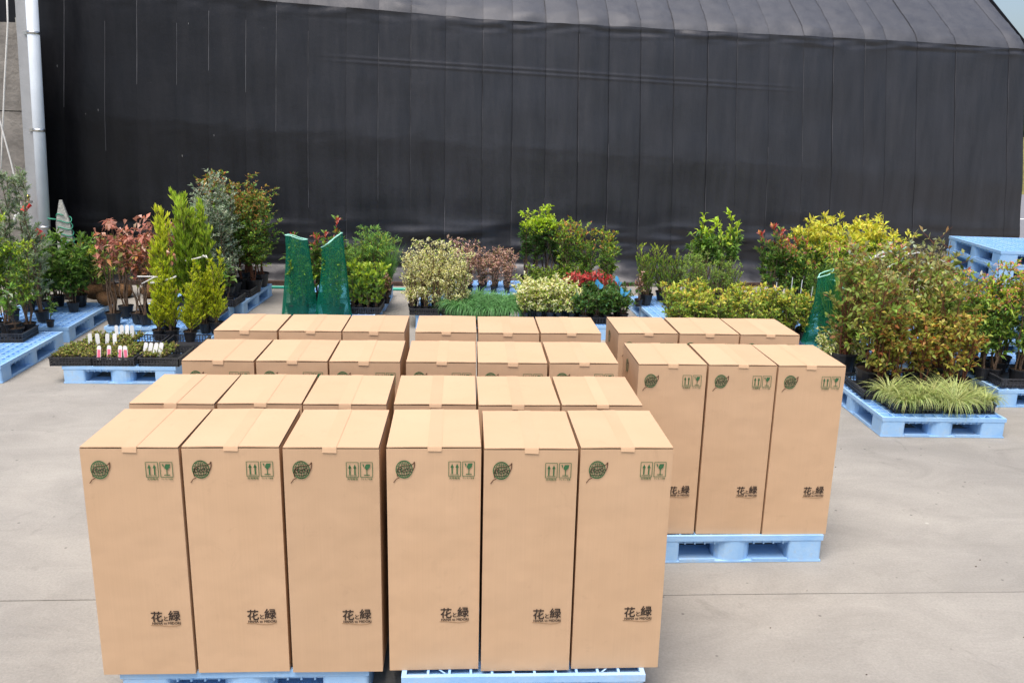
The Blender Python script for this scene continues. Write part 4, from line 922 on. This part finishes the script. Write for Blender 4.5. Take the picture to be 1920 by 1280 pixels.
rows('darklow', 1.48, 2.0, 4, 10.4, 10.9, 3, 'dark_low_plant', 'dark green low plant beside the blue ribbons', 'shrub', 'dark plants by blue ribbons', s=1.1)
tray(1.72, 10.6, 'black tray under the dark plants with blue ribbons', 0, s=(1.3, 1, 1))
for k, (x, y, z, a) in enumerate(((1.70, 10.5, .63, 20), (1.95, 10.55, .66, -40), (2.03, 10.45, .55, 10))):
    t = thing('blue_ribbon', ['blue ribbon on the dark plants, left one', 'blue ribbon on the dark plants, narrow upright one', 'blue ribbon on the dark plants, rightmost one'][k], 'ribbon', (x, y, z), R(a), 'blue ribbons')
    P = [[(-.06+.12*s_, .03*math.sin(3*s_+k), -.06*q+.035*math.sin(5*s_+q+k)+.05) for s_ in np.linspace(0, 1, 7)] for q in (0, .5, 1)]
    obj('ribbon_band', grid_mesh('ribbon_band', P, M['blue']), t)
    MB().tube([(0, .01, -.5), (0, .01, .02)], .005, 5).build('stalk', M['bark'], t)
# --- rosemary, long leaves, azalea carpet
rows('yewlike', 2.55, 2.82, 2, 11.5, 11.8, 2, 'bushy_conifer', 'bushy green conifer in black pot left of the rosemary', 'conifer', 'bushy green conifers', jit=.03)
plant('russet', 2.40, 11.4, 'russet_shrub', 'brown tinged twig plant at left of the bushy conifers', 'shrub', s=1.3)
rows('rosemary', 3.0, 3.58, 3, 11.1, 11.6, 2, 'rosemary', 'upright rosemary like bush behind the azalea carpet', 'shrub', 'rosemary bushes', jit=.05)
rows('longleaf', 3.28, 3.76, 4, 11.75, 11.95, 2, 'long_leaved_plant', 'plant with bright drooping long leaves above the rosemary', 'shrub', 'long leaved bright plants', jit=.04, s=1.08)
plant('longleaf', 2.95, 10.5, 'long_leaved_plant', 'single short long leaved plant behind the azalea carpet', 'shrub', s=.55)
rows('azalea', 2.52, 3.98, 9, 9.5, 10.15, 4, 'azalea', 'low azalea with yellow green leaves behind the right cartons', 'shrub', 'low azaleas', jit=.06, s=1.08, sv=(.68, 1.22), lean_=8)
for k, x in enumerate((2.72, 3.25, 3.75)):
    tray(x, 9.85, f'black tray under the low azaleas, {["left", "middle", "right"][k]} one', R(2), s=(1.25, 1.1, 1))
# --- red tips with stakes, yellow shrubs, right net bags, grey twigs
rows('photinia', 4.18, 4.62, 4, 11.25, 11.6, 2, 'red_tipped_shrub', 'red tipped shrub between rosemary and yellow shrubs', 'shrub', 'red tipped shrubs at right', jit=.04, s=1.02)
rows('greenred', 4.45, 4.9, 3, 11.0, 11.3, 1, 'leafy_shrub', 'leafy green shrub below the yellow shrubs', 'shrub', 'leafy shrubs by yellow ones', s=.8)
for k, (x, y) in enumerate(((4.18, 11.02), (4.36, 10.98), (4.5, 11.02), (4.62, 10.97))):
    t = tag(MB().tube([(0, 0, 0), (.012*(k-1), 0, (.42, .5, .46, .38)[k])], .005, 6).build('white_stake', M['white'], None, False, (x, y, .19)), 'thin white support stake among the red tipped shrubs', 'stake', 'thin white stakes')
rows('yellowtop', 4.95, 6.0, 7, 11.65, 12.2, 3, 'yellow_shrub', 'shrub with bright yellow top leaves by the wall', 'shrub', 'bright yellow shrubs', jit=.05, s=1.02)
net_bag(4.12, 9.42, .186, .20, .10, .82, 'green net bag round long leaves, behind the right cartons', .05, 11, R(20))
rows('bladegrass', 4.25, 4.5, 3, 9.4, 9.6, 2, 'tall_grass', 'tall green grassy plant beside the right net bag', 'grass', 'grassy plants by right net bag', s=1.05)
net_bag(4.38, 9.46, .186, .22, .16, .62, 'green net bag round grassy leaves, low and wide', -.2, 12)
rows('netted', 4.1, 4.15, 1, 9.42, 9.42, 1, 'wrapped_shrub', 'green shrub inside the narrow right net bag', 'shrub', None, s=.7)
net_bag(5.48, 10.6, .186, .20, .15, .92, 'green net bag with white string behind the autumn shrubs', .06, 14)
tie(5.45, 10.5, 1.08, .17, 'white string round the net bag behind the autumn shrubs', ((-.12, -.1), (.2, .03)))
tie(5.0, 9.9, 1.16, .08, 'white string knot left of the net bag behind the autumn shrubs', ((-.16, .02), (-.2, -.05)))
rows('greytwig', 5.65, 6.1, 3, 10.4, 10.75, 2, 'grey_twig_shrub', 'grey brown fine leaved twig shrub behind the autumn shrubs', 'shrub', 'grey twig shrubs', jit=.05)
rows('greenred', 4.65, 5.15, 3, 9.9, 10.3, 2, 'leafy_shrub', 'leafy green shrub between the net bags at right', 'shrub', 'leafy shrubs between right nets', s=.93)
rows('greytwig', 5.2, 5.6, 2, 9.85, 9.95, 1, 'grey_twig_shrub', 'grey brown twig shrub beside the white string', 'shrub', 'twig shrubs by string', s=1.0)
# --- autumn shrubs, sedge
rows('autumn', 3.90, 4.68, 3, 7.75, 8.15, 2, 'autumn_shrub', 'bushy shrub with olive and orange autumn leaves on the right pallet', 'shrub', 'autumn coloured shrubs', jit=.07, s=1.0, sv=(.8, 1.12), lean_=7)
rows('autumn', 4.15, 4.95, 3, 8.6, 8.65, 1, 'autumn_shrub', 'olive leaved shrub in the rear of the autumn group', 'shrub', 'rear autumn shrubs', jit=.06, s=1.0)
rows('autumnlow', 3.92, 4.75, 5, 7.45, 7.6, 1, 'autumn_shrub', 'low shrub with orange gold leaves behind the striped sedge', 'shrub', 'low orange leaved shrubs', jit=.05, s=.95)
rows('greenred', 4.95, 5.25, 2, 8.0, 8.3, 2, 'leafy_shrub', 'yellow green leafy shrub between autumn shrubs and right edge', 'shrub', 'leafy shrubs beside autumn group', s=.92)
tray(3.92, 7.62, 'black tray of pots at the left of the autumn shrubs', R(-4), s=(1, 1.1, 1))
tray(4.36, 7.66, 'black tray of pots under the middle of the autumn shrubs', R(-2), s=(1, 1.1, 1))
for k, x in enumerate((4.02, 4.50)): tray(x, 7.14, f'black tray holding striped sedge, {["left", "right"][k]} one', R(-1), s=(1.1, .72, 1))
rows('sedge', 3.88, 4.68, 6, 7.0, 7.28, 3, 'striped_sedge', 'arching cream and green striped sedge at front of right pallet', 'grass', 'striped sedges', jit=.035, s=.74, sv=(.7, 1.15), lean_=12)
rows('variegated', 3.78, 3.98, 2, 8.2, 8.4, 2, 'cream_shrub', 'small cream edged shrub left of the autumn shrubs', 'shrub', 'small cream shrubs at right', s=.85)
# --- right edge
rows('greenred', 5.36, 5.95, 4, 7.95, 8.4, 3, 'leafy_shrub', 'green shrub with reddish tips in pots at the right edge', 'shrub', 'green shrubs at right edge', jit=.05, s=.98)
tray(5.52, 7.98, 'black tray of pots at the right picture edge', R(-3), s=(1.3, 1, 1.1))
rows('photinia', 5.3, 5.6, 2, 8.75, 8.9, 1, 'red_tipped_shrub', 'red tipped shrub at the back of the right edge group', 'shrub', 'red tipped shrubs at right edge', s=1.0)

# ------------------------------------------------------------------ hose, far trees, grit
hz = tag(MB().tube([(x, 13.34+.03*math.sin(x*1.3)+.02*x*.1, .022) for x in np.linspace(-3.3, .9, 40)], .022, 8).build('garden_hose', M['hose'], None, True), 'turquoise green hose lying on the concrete before the cloth wall', 'hose')
hz2 = tag(MB().tube([(x, 13.72+.03*math.sin(x*1.1), .022) for x in np.linspace(-3.4, -.9, 24)], .02, 8).build('garden_hose', M['hose'], None, True), 'second green hose farther back, left of the net bags', 'hose')
def tree(x, y, h, seed, label):
    rg = np.random.default_rng(seed); t = thing('roadside_tree', label, 'tree', (x, y, 1.5), 0, 'trees beyond the road')
    br = grow(rg, h, h*.32, 5, 26, h*.25, .25, .3)
    br = [(p, r*6, w_, t0) for p, r, w_, t0 in br]
    obj('trunk', stems_mesh(br, M['bark']), t)
    V, F, C = foliage(rg, br, 4200, .42, .26, [(3, G['dk']), (2, G['md']), (1, G['olive'])], h=h)
    obj('crown', fast_mesh('crown', V, F, M['leaf'], C), t)
tree(34, 52, 4.2, 1, 'dark tree beyond the road, nearest the cloth building')
tree(41, 55, 4.2, 2, 'dark tree beyond the road, farther right')
tree(30, 60, 4.2, 3, 'dark tree beyond the road, hidden mostly behind the building')
rgx = random.Random(9)
for k in range(46):
    x, y = rgx.uniform(1.6, 5.5), rgx.uniform(3.4, 6.6)
    if 1.0 < x < 2.3 and y > 4.55: continue
    if x > 3.5 and y > 6.7: continue
    r = rgx.uniform(.003, .009)
    o = MB().add([(r, 0, 0), (0, r*.8, 0), (-r, 0, 0), (0, -r*.7, 0), (r*.2, 0, r*.9)], [(0, 1, 4), (1, 2, 4), (2, 3, 4), (3, 0, 4)]).build('pebble', M['board'] if rgx.random() < .6 else M['edge'], None, False, (x, y, .0005))
    tag(o, 'tiny pebble or leaf scrap lying on the concrete at right', 'pebble', 'grit on the concrete')
